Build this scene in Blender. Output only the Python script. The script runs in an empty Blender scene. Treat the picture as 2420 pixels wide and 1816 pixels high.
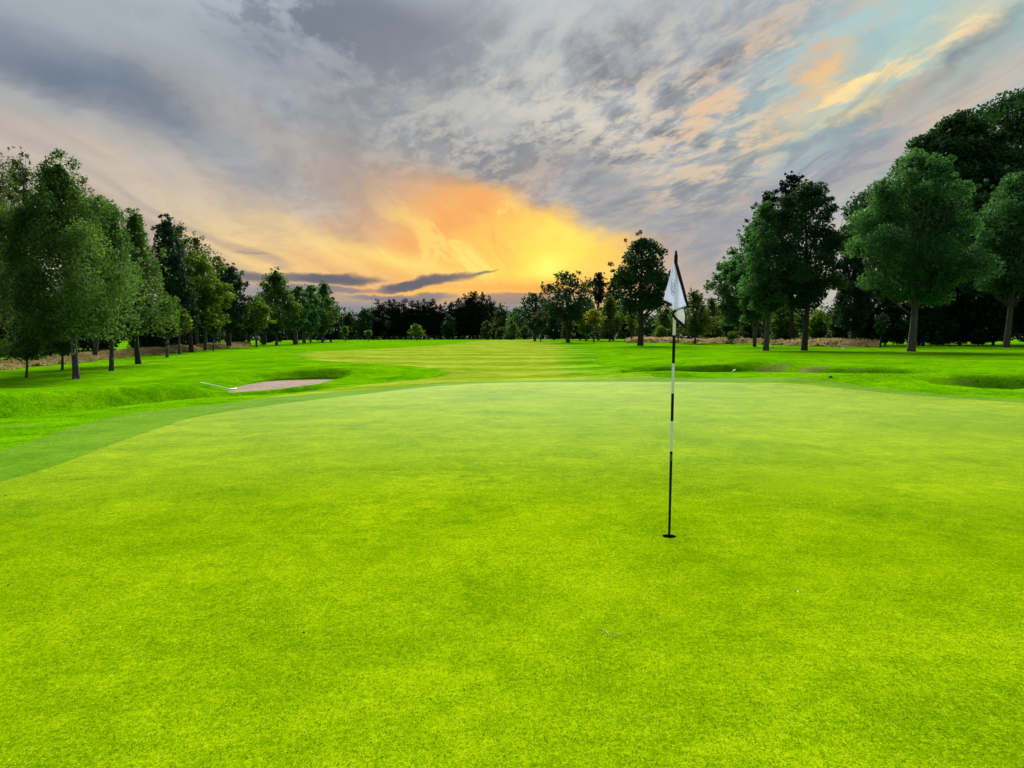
import bpy, math, random
import numpy as np
from mathutils import Vector, Matrix
from mathutils.geometry import delaunay_2d_cdt

scene = bpy.context.scene
COL = scene.collection
rng = np.random.default_rng(7)

# ------------------------------------------------------------------ camera
FPX, CX, CY, CAM_H = 1748.0, 1210.0, 908.0, 1.5
PITCH = math.atan(108.0 / FPX)
cam_data = bpy.data.cameras.new("camera")
cam_data.sensor_width = 36.0
cam_data.lens = 36.0 * FPX / 2420.0
cam_data.clip_start = 0.05
cam_data.clip_end = 8000.0
cam = bpy.data.objects.new("camera", cam_data)
COL.objects.link(cam)
cam.location = (0, 0, CAM_H)
cam.rotation_euler = (math.radians(90) - PITCH, 0, 0)
scene.camera = cam

# ------------------------------------------------------------------ exposure
EXPOSURE = 3.0
vs = scene.view_settings
vs.view_transform = 'Standard'
vs.look = 'None'
vs.exposure = EXPOSURE
vs.gamma = 1.0
vs.use_curve_mapping = False
SKY_STRENGTH = 2.0 ** -EXPOSURE           # about 0.15
SUN_ELEV, SUN_AZ = math.radians(34.0), math.radians(2.6)

# ------------------------------------------------------------------ sun (behind cloud: wide and soft)
sun_data = bpy.data.lights.new("sun", 'SUN')
sun_data.energy = 1.5
sun_data.angle = math.radians(38)
sun_data.color = (1.0, 0.96, 0.86)
sun = bpy.data.objects.new("sun", sun_data)
COL.objects.link(sun)
sun_dir = Vector((math.sin(SUN_AZ) * math.cos(SUN_ELEV), math.cos(SUN_AZ) * math.cos(SUN_ELEV), math.sin(SUN_ELEV)))
sun.rotation_euler = sun_dir.to_track_quat('Z', 'Y').to_euler()

# ------------------------------------------------------------------ small node language


def lin(c):
    c = c / 255.0
    return c / 12.92 if c <= 0.04045 else ((c + 0.055) / 1.055) ** 2.4


def S(r, g, b):
    return (lin(r), lin(g), lin(b), 1.0)


class Val:
    """a float socket with arithmetic"""
    def __init__(self, T, s):
        self.T, self.s = T, s

    def _m(self, op, *o):
        return self.T.math(op, self, *o)

    def __add__(self, o): return self._m('ADD', o)
    __radd__ = __add__
    def __sub__(self, o): return self._m('SUBTRACT', o)
    def __rsub__(self, o): return self.T.math('SUBTRACT', o, self)
    def __mul__(self, o): return self._m('MULTIPLY', o)
    __rmul__ = __mul__
    def __truediv__(self, o): return self._m('DIVIDE', o)
    def __neg__(self): return self._m('MULTIPLY', -1.0)


class Tree:
    def __init__(self, nt):
        self.nt = nt
        self.nodes = nt.nodes
        self.links = nt.links

    def new(self, typ, **kw):
        n = self.nodes.new(typ)
        for k, v in kw.items():
            setattr(n, k, v)
        return n

    def put(self, sock, v):
        if isinstance(v, Val):
            self.links.new(v.s, sock)
        elif isinstance(v, bpy.types.NodeSocket):
            self.links.new(v, sock)
        else:
            sock.default_value = v

    def math(self, op, *a):
        n = self.new('ShaderNodeMath', operation=op)
        for i, v in enumerate(a):
            self.put(n.inputs[i], v)
        return Val(self, n.outputs[0])

    def ss(self, x, a, b, lo=0.0, hi=1.0):
        n = self.new('ShaderNodeMapRange', interpolation_type='SMOOTHSTEP')
        self.put(n.inputs[0], x)
        n.inputs[1].default_value = a
        n.inputs[2].default_value = b
        n.inputs[3].default_value = lo
        n.inputs[4].default_value = hi
        return Val(self, n.outputs[0])

    def xyz(self, x, y, z=0.0):
        n = self.new('ShaderNodeCombineXYZ')
        for i, v in enumerate((x, y, z)):
            self.put(n.inputs[i], v)
        return n.outputs[0]

    def noise(self, vec, scale=1.0, detail=4.0, rough=0.55, dist=0.0, lac=2.0, dim='3D'):
        n = self.new('ShaderNodeTexNoise', noise_dimensions=dim)
        self.put(n.inputs['Vector'], vec)
        n.inputs['Scale'].default_value = scale
        n.inputs['Detail'].default_value = detail
        n.inputs['Roughness'].default_value = rough
        n.inputs['Lacunarity'].default_value = lac
        n.inputs['Distortion'].default_value = dist
        return Val(self, n.outputs[0])

    def mix(self, f, a, b, blend='MIX'):
        n = self.new('ShaderNodeMix', data_type='RGBA', blend_type=blend)
        n.clamp_factor = True
        self.put(n.inputs[0], f)
        self.put(n.inputs[6], a)
        self.put(n.inputs[7], b)
        return n.outputs[2]

    def ramp(self, x, stops, interp='LINEAR'):
        n = self.new('ShaderNodeValToRGB')
        n.color_ramp.interpolation = interp
        el = n.color_ramp.elements
        while len(el) > 1:
            el.remove(el[-1])
        el[0].position, el[0].color = stops[0]
        for p, c in stops[1:]:
            e = el.new(p)
            e.color = c
        self.put(n.inputs[0], x)
        return n.outputs[0]


# ------------------------------------------------------------------ sky
def view_dir(px, py):
    """direction (azimuth deg to the right of north, elevation deg) of a point of the photograph's sky"""
    x, z = (px - CX) / FPX, (CY - py) / FPX
    y = 1.0
    cp, sp = math.cos(PITCH), math.sin(PITCH)
    d = Vector((x, y * cp + z * sp, -y * sp + z * cp)).normalized()
    return math.degrees(math.atan2(d.x, d.y)), math.degrees(math.asin(d.z))


world = bpy.data.worlds.new("World")
scene.world = world
world.use_nodes = True
W = Tree(world.node_tree)
W.nodes.clear()


def build_sky(T):
    tc = T.new('ShaderNodeTexCoord')
    nrm = T.new('ShaderNodeVectorMath', operation='NORMALIZE')
    T.links.new(tc.outputs['Generated'], nrm.inputs[0])
    D = nrm.outputs[0]
    sep = T.new('ShaderNodeSeparateXYZ')
    T.links.new(D, sep.inputs[0])
    x, y, z = (Val(T, sep.outputs[i]) for i in range(3))
    A = T.math('ARCTAN2', x, y) * 57.29578
    E = T.math('ARCSINE', z) * 57.29578
    zc = T.math('MAXIMUM', z, 0.0) + 0.07
    pu, pv = x / zc, y / zc                       # a flat cloud deck seen from below
    ca, sa = math.cos(math.radians(1.0)), math.sin(math.radians(1.0))
    u = pu * ca - pv * sa
    v = pu * sa + pv * ca
    # warps
    w1 = T.noise(D, 4.0, 2, 0.6)
    w2 = T.noise(T.xyz(x + 3.7, y - 1.3, z * 1.6 + 5.0), 4.0, 2, 0.6)
    w3 = T.noise(T.xyz(x * 1.0 + 9.0, y, z * 2.0), 14.0, 4, 0.62)
    w4 = T.noise(T.xyz(x * 1.0 - 4.0, y + 7.0, z * 2.0), 14.0, 4, 0.62)
    A1, E1 = A + (w1 - 0.5) * 9.0, E + (w2 - 0.5) * 6.0
    A2, E2 = A + (w3 - 0.5) * 5.0 + (w1 - 0.5) * 3.0, E + (w4 - 0.5) * 3.0 + (w2 - 0.5) * 2.0
    A3, E3 = A + (w3 - 0.5) * 2.5, E + (w4 - 0.5) * 1.3
    C0, C1, C2, C3, C4 = (A, E), (A1, E1), (A2, E2), (A3, E3), (A + (w3 - 0.5) * 2.5, E + (w4 - 0.5) * 1.1)

    def g(px, py, sx, sy, rot=0.0, co=C1, p=None):
        """soft ellipse mask: centre and half-sizes as seen in the photograph, in px; rot degrees, rising to the right"""
        a0, e0 = view_dir(px, py)
        t = (px - CX) / FPX
        kx, ky = 30.5 * (1 + t * t), 30.5 * math.sqrt(1 + t * t)
        da, de = (co[0] - a0) * kx, (co[1] - e0) * ky
        c, s = math.cos(math.radians(rot)), math.sin(math.radians(rot))
        q = (da * c + de * s) * (1.0 / sx)
        r = (de * c - da * s) * (1.0 / sy)
        d2 = q * q + r * r
        if p:
            return T.ss(d2, 1.0 + p, max(0.0, 1.0 - p))
        return T.math('EXPONENT', d2 * -0.7)

    # noises of the deck
    streak = T.noise(T.xyz(u * 1.5 + (w1 - 0.5) * 0.7, v * 0.16 + (w2 - 0.5) * 0.3), 1.0, 3, 0.55, dim='2D')
    streak2 = T.noise(T.xyz(u * 3.6, v * 0.35 + (w1 - 0.5) * 0.8 + 7.0), 1.0, 3, 0.6, dim='2D')
    # fields crossing to the upper right
    cr, sr = math.cos(math.radians(-16)), math.sin(math.radians(-16))
    u2, v2 = pu * cr - pv * sr, pu * sr + pv * cr
    flock = T.noise(T.xyz(u2 * 2.1, v2 * 1.05 + 3.0), 1.15, 6, 0.58, 0.5, dim='2D')
    flock2 = T.noise(T.xyz(u2 * 3.3 + 4, v2 * 1.5 + 11.0), 2.6, 5, 0.62, 0.3, dim='2D')
    fine = T.noise(T.xyz(u2 * 6.0 + 2, v2 * 2.6 + 1.0), 2.6, 4, 0.65, 0.3, dim='2D')
    puff = T.noise(T.xyz(u * 1.2, v * 0.9 + 5.0), 1.5, 6, 0.6, 0.2, dim='2D')

    # clear sky behind the deck
    nish = T.new('ShaderNodeTexSky', sky_type='NISHITA')
    nish.sun_disc = False
    nish.sun_elevation = SUN_ELEV
    nish.sun_rotation = SUN_AZ
    base = T.ramp(T.ss(E, -10, 90).T.math('MULTIPLY', T.math('ADD', E, 10.0), 0.01), [
        (0.00, S(128, 132, 128)), (0.10, S(152, 154, 160)), (0.135, S(176, 166, 158)), (0.165, S(196, 178, 158)),
        (0.20, S(180, 171, 162)), (0.25, S(165, 165, 166)), (0.30, S(158, 165, 172)), (0.36, S(164, 177, 185)),
        (0.60, S(160, 170, 182)), (1.0, S(150, 160, 174))])
    col = T.mix(0.012, base, nish.outputs[0])

    def lay(mask, c, k=1.0):
        nonlocal col
        col = T.mix(mask * k, col, S(*c))

    # --- left and middle: cream veil in streaks running to the sun
    left = g(330, 560, 560, 190, -22)
    lay(left, (210, 191, 172), 0.8)
    lay(g(1010, 360, 300, 130, -30), (156, 157, 160), 0.75)
    lay(g(620, 330, 420, 110, -24), (164, 166, 169), 0.7)
    lay(g(900, 640, 380, 62, -3, C3), (252, 216, 122), 0.95)
    lay(g(610, 590, 170, 60, -14, C3), (247, 219, 150), 0.6)
    lowmid = T.ss(E, 24.0, 9.0) * T.ss(A, 12.0, -3.0)
    lay(T.ss(streak, 0.47, 0.62) * lowmid, (166, 158, 154), 0.7)
    lay(T.ss(streak, 0.48, 0.30) * lowmid * T.ss(E, 4.0, 8.0) * T.ss(E, 19.0, 9.0), (228, 204, 164), 0.3)
    lay(T.ss(streak2, 0.52, 0.7) * lowmid, (182, 164, 150), 0.35)
    # --- upper left: slate cloud banks
    slate = (112, 128, 146)
    lay(g(110, 170, 250, 62, -8, C2), slate, 0.95)
    lay(g(330, 225, 230, 42, -24, C2), slate, 0.75)
    lay(g(20, 95, 55, 40, 0, C2), (130, 140, 158), 0.7)
    lay(g(560, 185, 200, 32, -14, C2), (140, 150, 166), 0.6)
    lay(g(60, 245, 260, 22, -10, C2), (178, 181, 180), 0.6)
    lay(g(430, 330, 240, 16, -14, C2), (150, 154, 164), 0.5)
    lay(g(300, 60, 420, 60, -4), (172, 182, 188), 0.6)
    # --- top middle: broken grey puffs
    top = g(860, 90, 330, 105, -10)
    lay(T.ss(puff * 0.8 + fine * 0.2, 0.445, 0.53) * top, (116, 126, 141), 0.95)
    lay(g(670, 118, 120, 40, -6, C2), (118, 130, 148), 0.9)
    lay(g(880, 45, 150, 50, -14, C2), (118, 128, 146), 0.85)
    lay(g(1000, 130, 140, 38, -24, C2), (128, 134, 150), 0.7)
    lay(T.ss(puff, 0.50, 0.36) * g(980, 150, 420, 140, -14), (190, 194, 198), 0.5)
    lay(g(1190, 215, 80, 14, 0, C2), (122, 128, 142), 0.85)
    # --- middle and right: flocked cloud, grey with cream lights
    flo = g(1520, 270, 640, 240, 10)
    lay(flo, (170, 172, 174), 0.8)
    lay(T.ss(flock * 0.82 + fine * 0.18, 0.46, 0.62) * flo, (128, 132, 140), 0.85)
    lay(T.ss(flock2, 0.50, 0.66) * flo, (148, 150, 154), 0.45)
    lay(T.ss(flock * 0.8 + fine * 0.2, 0.50, 0.36) * flo, (206, 206, 200), 0.8)
    warm = g(1740, 300, 330, 170, 28)
    lay(T.ss(flock2 * 0.8 + fine * 0.2, 0.54, 0.38) * warm, (238, 207, 168), 0.8)
    lay(T.ss(flock * 0.6 + fine * 0.4, 0.52, 0.62) * warm, (126, 132, 142), 0.5)
    lay(g(1330, 320, 260, 80, 6, C2) * T.ss(flock2 * 0.6 + fine * 0.4, 0.56, 0.42), (218, 211, 194), 0.85)
    # --- upper right: clear turquoise with lit rags and a dark bar
    clear = g(2180, 130, 330, 170, 34)
    lay(clear, (166, 204, 204), 0.85)
    lay(g(2020, 60, 240, 50, 30, C2), (178, 208, 210), 0.6)
    lay(g(2290, 50, 70, 60, 50, C2), (214, 206, 180), 0.6)
    rag = T.ss(flock2, 0.56, 0.38)
    lay(g(2010, 210, 170, 26, 22, C2) * T.ss(rag, 0.1, 0.9, 0.35, 1.0), (255, 226, 160), 0.95)
    lay(g(2270, 100, 170, 30, 34, C2) * T.ss(rag, 0.1, 0.9, 0.35, 1.0), (250, 222, 170), 0.9)
    lay(g(2060, 255, 80, 16, 12, C2), (255, 228, 158), 0.85)
    lay(g(1960, 140, 150, 46, 44, C2) * T.ss(flock2, 0.6, 0.42), (214, 176, 142), 0.7)
    lay(g(1680, 225, 110, 34, 38, C2) * T.ss(flock2, 0.58, 0.42), (226, 190, 156), 0.8)
    lay(g(1960, 170, 60, 20, 40, C2), (240, 200, 140), 0.7)
    lay(g(2250, 178, 190, 30, 33, C2), (100, 132, 144), 0.85)
    lay(g(2080, 262, 120, 22, 26, C2), (122, 146, 156), 0.6)
    lay(g(2160, 260, 240, 14, 31, C3), (176, 208, 204), 0.65)
    lay(g(2200, 300, 240, 18, 29, C3), (206, 188, 170), 0.65)
    lay(g(1960, 420, 260, 22, 24, C2), (206, 186, 172), 0.7)
    # --- lower right: lavender grey
    lay(g(1700, 580, 260, 100, 10), (158, 161, 168), 0.8)
    lay(g(1990, 380, 260, 50, 26, C2), (152, 157, 170), 0.65)
    lay(g(1640, 400, 130, 30, 28, C2) * T.ss(flock2, 0.6, 0.42), (216, 196, 172), 0.7)
    lay(g(1380, 440, 260, 60, -24), (150, 153, 160), 0.6)
    lay(g(950, 470, 240, 50, -26), (172, 164, 160), 0.7)

    rw = T.noise(T.xyz(u * 5.0 + (w1 - 0.5) * 2.0, v * 0.8 + (w2 - 0.5) * 2.0 + 5.0), 1.0, 5, 0.62, 0.3, dim='2D')
    lay(T.ss(rw, 0.52, 0.66) * g(1950, 420, 330, 150, 24), (214, 190, 168), 0.5)
    lay(T.ss(rw, 0.47, 0.36) * g(1900, 440, 330, 150, 24), (142, 147, 160), 0.6)
    lay(T.ss(rw, 0.54, 0.64) * g(2280, 270, 200, 60, 30), (222, 194, 166), 0.35)

    # --- the glow: a fan of light under the edge of the deck
    a1, e1 = view_dir(1190, 446)
    a2, e2 = view_dir(1530, 556)
    L = math.hypot(a2 - a1, e2 - e1)
    nx, ny = (e2 - e1) / L, -(a2 - a1) / L
    dist = (A2 - a1) * nx + (E2 - e1) * ny + (streak2 - 0.5) * 2.0      # degrees below that edge
    edge = T.ss(dist, -0.7, 2.2)
    fan = edge * T.ss(A3, 11.0, 7.0)
    lay(g(1130, 580, 330, 120, 10, C1) * edge, (248, 178, 96), 0.92)
    lay(g(1330, 560, 200, 100, -14, C3) * fan, (254, 194, 88), 0.92)
    lay(g(1250, 600, 220, 74, 8, C1) * edge, (255, 208, 92), 0.9)
    lay(g(1330, 545, 90, 32, 6, C2) * fan, (255, 230, 108), 0.9)
    lay(g(1010, 570, 200, 30, 28, C2), (238, 168, 106), 0.6)
    gw = T.noise(T.xyz(u * 2.6 + (w1 - 0.5) * 2.5, v * 0.22 + (w2 - 0.5) * 1.5 + 3.0), 1.0, 5, 0.62, 0.4, dim='2D')
    lay(T.ss(gw, 0.52, 0.66) * g(1180, 570, 330, 110, 6) * edge, (240, 164, 100), 0.55)
    lay(T.ss(gw, 0.47, 0.34) * g(1220, 580, 330, 100, 6) * edge, (255, 232, 128), 0.7)
    lay(g(800, 590, 170, 12, -22, C1), (246, 214, 140), 0.5)
    lay(g(940, 620, 150, 20, -12, C3), (255, 228, 128), 0.7)
    lay(g(1300, 628, 90, 46, 12, C3), (255, 236, 92), 0.95)
    lay(g(1300, 632, 36, 18, 8, C3), (255, 246, 120), 0.9)
    lay(g(1440, 650, 60, 26, 0, C3), (255, 214, 110), 0.8)
    lay(g(1260, 680, 170, 16, 0, C3), (252, 172, 84), 0.8)
    # --- slate bars low over the trees
    bar = (114, 112, 122)
    low = T.ss(E, 3.4, 2.2) * T.ss(A2, 6.0, 1.5)
    lay(low, (142, 146, 156), 0.92)
    lay(g(640, 690, 200, 26, 0, C2), (138, 142, 156), 0.85)
    lay(g(690, 656, 190, 11, -1, C4, 0.85), bar, 0.85)
    lay(g(800, 660, 92, 12, 0, C4, 0.8), bar, 0.95)
    lay(g(1015, 667, 112, 12, 10, C4, 0.8), bar, 0.95)
    lay(g(960, 676, 60, 10, 6, C4, 0.8), bar, 0.9)
    lay(g(1140, 644, 34, 4, 8, C4, 0.7), bar, 0.7)
    lay(g(760, 683, 130, 8, 0, C4, 0.7), (138, 132, 140), 0.8)
    lay(g(1010, 690, 130, 5, 2, C3, 0.7), (255, 196, 92), 0.75)
    lay(g(960, 702, 120, 9, 0, C3, 0.6), (128, 130, 140), 0.8)
    lay(g(1130, 714, 150, 4, 1, C3, 0.8), (226, 176, 128), 0.6)
    lay(g(1230, 706, 150, 13, 3, C3, 0.6), (146, 134, 136), 0.75)
    lay(g(600, 598, 40, 2.5, 0, C3, 0.7), (158, 146, 138), 0.5)
    lay(g(1130, 737, 300, 3, 1, C3, 0.8), (176, 174, 172), 0.5)

    gm = T.new('ShaderNodeGamma')
    T.put(gm.inputs[0], col)
    gm.inputs[1].default_value = 1.13
    hs = T.new('ShaderNodeHueSaturation')
    hs.inputs['Saturation'].default_value = 0.97
    hs.inputs['Value'].default_value = 1.10
    T.links.new(gm.outputs[0], hs.inputs['Color'])
    col = hs.outputs[0]
    bg = T.new('ShaderNodeBackground')
    T.put(bg.inputs['Color'], col)
    bg.inputs['Strength'].default_value = SKY_STRENGTH
    out = T.new('ShaderNodeOutputWorld')
    T.links.new(bg.outputs[0], out.inputs[0])


build_sky(W)
world.cycles.sampling_method = 'MANUAL'
world.cycles.sample_map_resolution = 1024
scene.cycles.use_denoising = True

# ------------------------------------------------------------------ object helpers
def tag(o, label=None, cat=None, group=None, kind=None):
    if label: o['label'] = label
    if cat: o['category'] = cat
    if group: o['group'] = group
    if kind: o['kind'] = kind
    return o


def mesh_np(name, verts, faces, mats=(), smooth=False, mat_idx=None, attrs=None):
    """mesh from numpy arrays; faces (n,3) or (n,4), or a list of such arrays"""
    me = bpy.data.meshes.new(name)
    fl = [np.asarray(f, np.int32) for f in (faces if isinstance(faces, list) else [faces]) if len(f)]
    verts = np.asarray(verts, np.float32)
    me.vertices.add(len(verts))
    me.vertices.foreach_set("co", verts.ravel())
    loops = np.concatenate([f.ravel() for f in fl])
    sizes = np.concatenate([np.full(len(f), f.shape[1], np.int32) for f in fl])
    starts = np.concatenate([[0], np.cumsum(sizes)[:-1]]).astype(np.int32)
    me.loops.add(len(loops))
    me.loops.foreach_set("vertex_index", loops)
    me.polygons.add(len(sizes))
    me.polygons.foreach_set("loop_start", starts)
    me.polygons.foreach_set("loop_total", sizes)
    if mat_idx is not None:
        me.polygons.foreach_set("material_index", np.asarray(mat_idx, np.int32))
    me.polygons.foreach_set("use_smooth", np.full(len(sizes), smooth, bool))
    for k, a in (attrs or {}).items():
        at = me.attributes.new(k, 'FLOAT', 'POINT')
        at.data.foreach_set("value", np.asarray(a, np.float32))
    for m in mats:
        me.materials.append(m)
    me.update(calc_edges=True)
    return me


def link(name, me, parent=None, loc=None):
    o = bpy.data.objects.new(name, me)
    COL.objects.link(o)
    if parent is not None:
        o.parent = parent
    if loc is not None:
        o.location = loc
    return o


def empty(name, loc):
    o = bpy.data.objects.new(name, None)
    o.empty_display_size = 0.3
    COL.objects.link(o)
    o.location = loc
    return o


def tube(pts, radii, sides=8, cap=True):
    """verts, quads, of a tube along pts (n,3)"""
    pts = np.asarray(pts, float)
    n = len(pts)
    radii = np.broadcast_to(np.asarray(radii, float), (n,))
    t = np.gradient(pts, axis=0)
    t /= np.linalg.norm(t, axis=1)[:, None] + 1e-9
    ref = np.array([0.0, 1.0, 0.0]) if abs(t[0, 1]) < 0.9 else np.array([1.0, 0, 0])
    a = np.cross(t, ref)
    a /= np.linalg.norm(a, axis=1)[:, None] + 1e-9
    b = np.cross(t, a)
    ang = np.arange(sides) * 2 * np.pi / sides
    v = pts[:, None, :] + radii[:, None, None] * (np.cos(ang)[None, :, None] * a[:, None, :] + np.sin(ang)[None, :, None] * b[:, None, :])
    v = v.reshape(-1, 3)
    i = np.arange(n - 1)[:, None] * sides
    j = np.arange(sides)[None, :]
    k = (j + 1) % sides
    q = np.stack([i + j, i + k, i + sides + k, i + sides + j], -1).reshape(-1, 4)
    if cap:
        v = np.vstack([v, pts[0], pts[-1]])
        c0, c1 = len(v) - 2, len(v) - 1
        jj = np.arange(sides)
        kk = (jj + 1) % sides
        e = (n - 1) * sides
        # caps as degenerate-free triangles written as quads is avoided: return separately
        tris = np.concatenate([np.stack([kk, jj, np.full(sides, c0)], -1), np.stack([e + jj, e + kk, np.full(sides, c1)], -1)])
    else:
        tris = np.zeros((0, 3), int)
    return v, q, tris


class Geo:
    def __init__(self):
        self.v, self.q, self.t, self.n = [], [], [], 0

    def add(self, v, q=None, t=None):
        v = np.asarray(v, float)
        self.v.append(v)
        if q is not None and len(q):
            self.q.append(np.asarray(q) + self.n)
        if t is not None and len(t):
            self.t.append(np.asarray(t) + self.n)
        self.n += len(v)

    def tube(self, *a, **k):
        self.add(*tube(*a, **k))

    def mesh(self, name, mats, smooth=True, **kw):
        f = []
        if self.q: f.append(np.concatenate(self.q))
        if self.t: f.append(np.concatenate(self.t))
        return mesh_np(name, np.concatenate(self.v), f, mats, smooth, **kw)


# ------------------------------------------------------------------ materials
def material(name):
    m = bpy.data.materials.new(name)
    m.use_nodes = True
    T = Tree(m.node_tree)
    T.nodes.clear()
    return m, T


def finish(T, shader):
    o = T.new('ShaderNodeOutputMaterial')
    T.links.new(shader, o.inputs[0])


def principled(T, color, rough=0.6, spec=0.3, bump=None, bump_d=0.01, bump_s=0.6, **kw):
    p = T.new('ShaderNodeBsdfPrincipled')
    T.put(p.inputs['Base Color'], color)
    T.put(p.inputs['Roughness'], rough)
    T.put(p.inputs['Specular IOR Level'], spec)
    for k, v in kw.items():
        T.put(p.inputs[k.replace('_', ' ')], v)
    if bump is not None:
        b = T.new('ShaderNodeBump')
        b.inputs['Strength'].default_value = bump_s
        b.inputs['Distance'].default_value = bump_d
        T.put(b.inputs['Height'], bump)
        T.links.new(b.outputs[0], p.inputs['Normal'])
    return p.outputs[0]


def plain(name, c, rough=0.5, spec=0.4, vary=0.15, scale=30.0):
    m, T = material(name)
    tc = T.new('ShaderNodeTexCoord')
    n = T.noise(tc.outputs['Object'], scale, 4)
    col = T.mix(T.ss(n, 0.35, 0.65) * vary, (*c, 1), tuple(x * 0.45 for x in c) + (1,))
    finish(T, principled(T, col, rough, spec))
    return m


def geo_pos(T):
    g = T.new('ShaderNodeNewGeometry')
    return g.outputs['Position']


def attr(T, name):
    a = T.new('ShaderNodeAttribute', attribute_name=name)
    return Val(T, a.outputs['Fac'])


def turf(name, dark, mid, light, dry=None, blend=None, patch=0.5, fine=240.0, sheen=0.25, stripe=0.0, bump_d=0.0014):
    """mown grass: patches, soft mottling, leaf-scale grain, dry stains where the ground carries them"""
    m, T = material(name)
    P = geo_pos(T)
    big = T.noise(P, 0.28, 4, 0.6, 0.4)
    med = T.noise(P, 1.3, 5, 0.65, 0.5)
    sm = T.noise(P, 7.0, 4, 0.65)
    gr = T.noise(P, fine, 3, 0.7)
    gr2 = T.noise(P, fine * 0.24, 3, 0.7)
    f = (big - 0.5) * (1.1 * patch) + (med - 0.5) * (1.2 * patch) + (sm - 0.5) * 0.55 + (gr2 - 0.5) * 1.0 + (gr - 0.5) * 1.5 + 0.5
    if stripe:
        sp = T.new('ShaderNodeSeparateXYZ')
        T.links.new(P, sp.inputs[0])
        w = T.math('SINE', (Val(T, sp.outputs[0]) * 0.25 + Val(T, sp.outputs[1]) * 0.97 + (big - 0.5) * 5.0) * 0.95)
        f = f + T.ss(w, -0.5, 0.5, -stripe, stripe)
    col = T.ramp(f, [(0.12, (*dark, 1)), (0.5, (*mid, 1)), (0.88, (*light, 1))])
    # yellowish, thin or lush areas
    yel = T.noise(P, 0.42, 5, 0.65, 0.8)
    col = T.mix(T.ss(yel, 0.52, 0.72) * (0.55 if dry is None else 0.35), col, (mid[0] * 1.22, mid[1] * 1.12, mid[2], 1))
    if blend is not None:                      # mown edge that has grown out
        ed = attr(T, "edge")
        col = T.mix(T.ss(ed + (med - 0.5) * 0.5 + (sm - 0.5) * 0.3, 1.0, 0.1), col, T.ramp(f, [(0.12, (*blend[0], 1)), (0.5, (*blend[1], 1)), (0.88, (*blend[2], 1))]))
    lush = attr(T, "lush")
    col = T.mix(T.ss(lush + (sm - 0.5) * 0.7 + (med - 0.5) * 0.5, 0.25, 0.9) * 0.6, col, (light[0] * 0.95, light[1] * 1.0, 0.001, 1))
    if dry is not None:
        d = attr(T, "dry")
        k = T.ss(d + (med - 0.5) * 0.9 + (sm - 0.5) * 0.5, 0.35, 0.75)
        col = T.mix(k * 0.85, col, (*dry, 1))
    # single blades: pale flecks and dark gaps, finger-nail sized
    vo = T.new('ShaderNodeTexVoronoi')
    vm = T.new('ShaderNodeMapping')
    vm.inputs['Rotation'].default_value = (0, 0, 0.5)
    vm.inputs['Scale'].default_value = (1.0, 0.55, 1.0)
    T.links.new(P, vm.inputs[0])
    T.links.new(vm.outputs[0], vo.inputs['Vector'])
    vo.inputs['Scale'].default_value = fine * 1.25
    sc = T.new('ShaderNodeSeparateColor')
    T.links.new(vo.outputs['Color'], sc.inputs[0])
    cell, cell2 = Val(T, sc.outputs[0]), Val(T, sc.outputs[1])
    dist = Val(T, vo.outputs['Distance'])
    core = T.ss(dist, 0.55, 0.2)
    col = T.mix(T.ss(cell, 0.72, 0.95) * core * 0.6, col, (light[0] * 1.35, light[1] * 1.25, light[2] * 4 + 0.006, 1))
    col = T.mix(T.ss(cell2, 0.70, 0.9) * T.ss(dist, 0.25, 0.6) * 0.75, col, (dark[0] * 0.45, dark[1] * 0.55, dark[2], 1))
    fb = gr * 0.6 + gr2 * 0.9 + sm * 0.6
    df = T.new('ShaderNodeBsdfDiffuse')
    T.put(df.inputs['Color'], col)
    bp = T.new('ShaderNodeBump')
    bp.inputs['Strength'].default_value = 0.5
    bp.inputs['Distance'].default_value = bump_d
    T.put(bp.inputs['Height'], fb)
    T.links.new(bp.outputs[0], df.inputs['Normal'])
    if sheen:                                  # the shiny blades of close-mown turf
        gl = T.new('ShaderNodeBsdfGlossy')
        gl.inputs['Color'].default_value = (0.9, 1.0, 0.75, 1)
        gl.inputs['Roughness'].default_value = 0.65
        T.links.new(bp.outputs[0], gl.inputs['Normal'])
        fr = T.new('ShaderNodeFresnel')
        fr.inputs['IOR'].default_value = 1.25
        T.links.new(bp.outputs[0], fr.inputs['Normal'])
        mx = T.new('ShaderNodeMixShader')
        T.put(mx.inputs[0], T.ss(Val(T, fr.outputs[0]), 0.22, 0.85) * sheen)
        T.links.new(df.outputs[0], mx.inputs[1])
        T.links.new(gl.outputs[0], mx.inputs[2])
        finish(T, mx.outputs[0])
    else:
        finish(T, df.outputs[0])
    return m


M_GREEN = turf("green_turf", (0.042, 0.112, 0.0001), (0.118, 0.207, 0.0001), (0.245, 0.335, 0.002), patch=0.55, fine=150, sheen=0.032)
M_FRINGE = turf("fringe_turf", (0.032, 0.098, 0.001), (0.072, 0.172, 0.003), (0.150, 0.262, 0.015), patch=0.5, fine=120, sheen=0.012)
M_FAIR = turf("fairway_turf", (0.074, 0.144, 0.001), (0.150, 0.222, 0.005), (0.270, 0.322, 0.040), blend=((0.011, 0.066, 0.0002), (0.062, 0.208, 0.0002), (0.165, 0.340, 0.001)), patch=0.8, fine=90, sheen=0.0, stripe=0.12)
M_ROUGH = turf("rough_turf", (0.011, 0.066, 0.0002), (0.062, 0.208, 0.0002), (0.165, 0.340, 0.001), dry=(0.15, 0.135, 0.045), patch=0.7, fine=60, sheen=0.0, bump_d=0.005)


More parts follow.
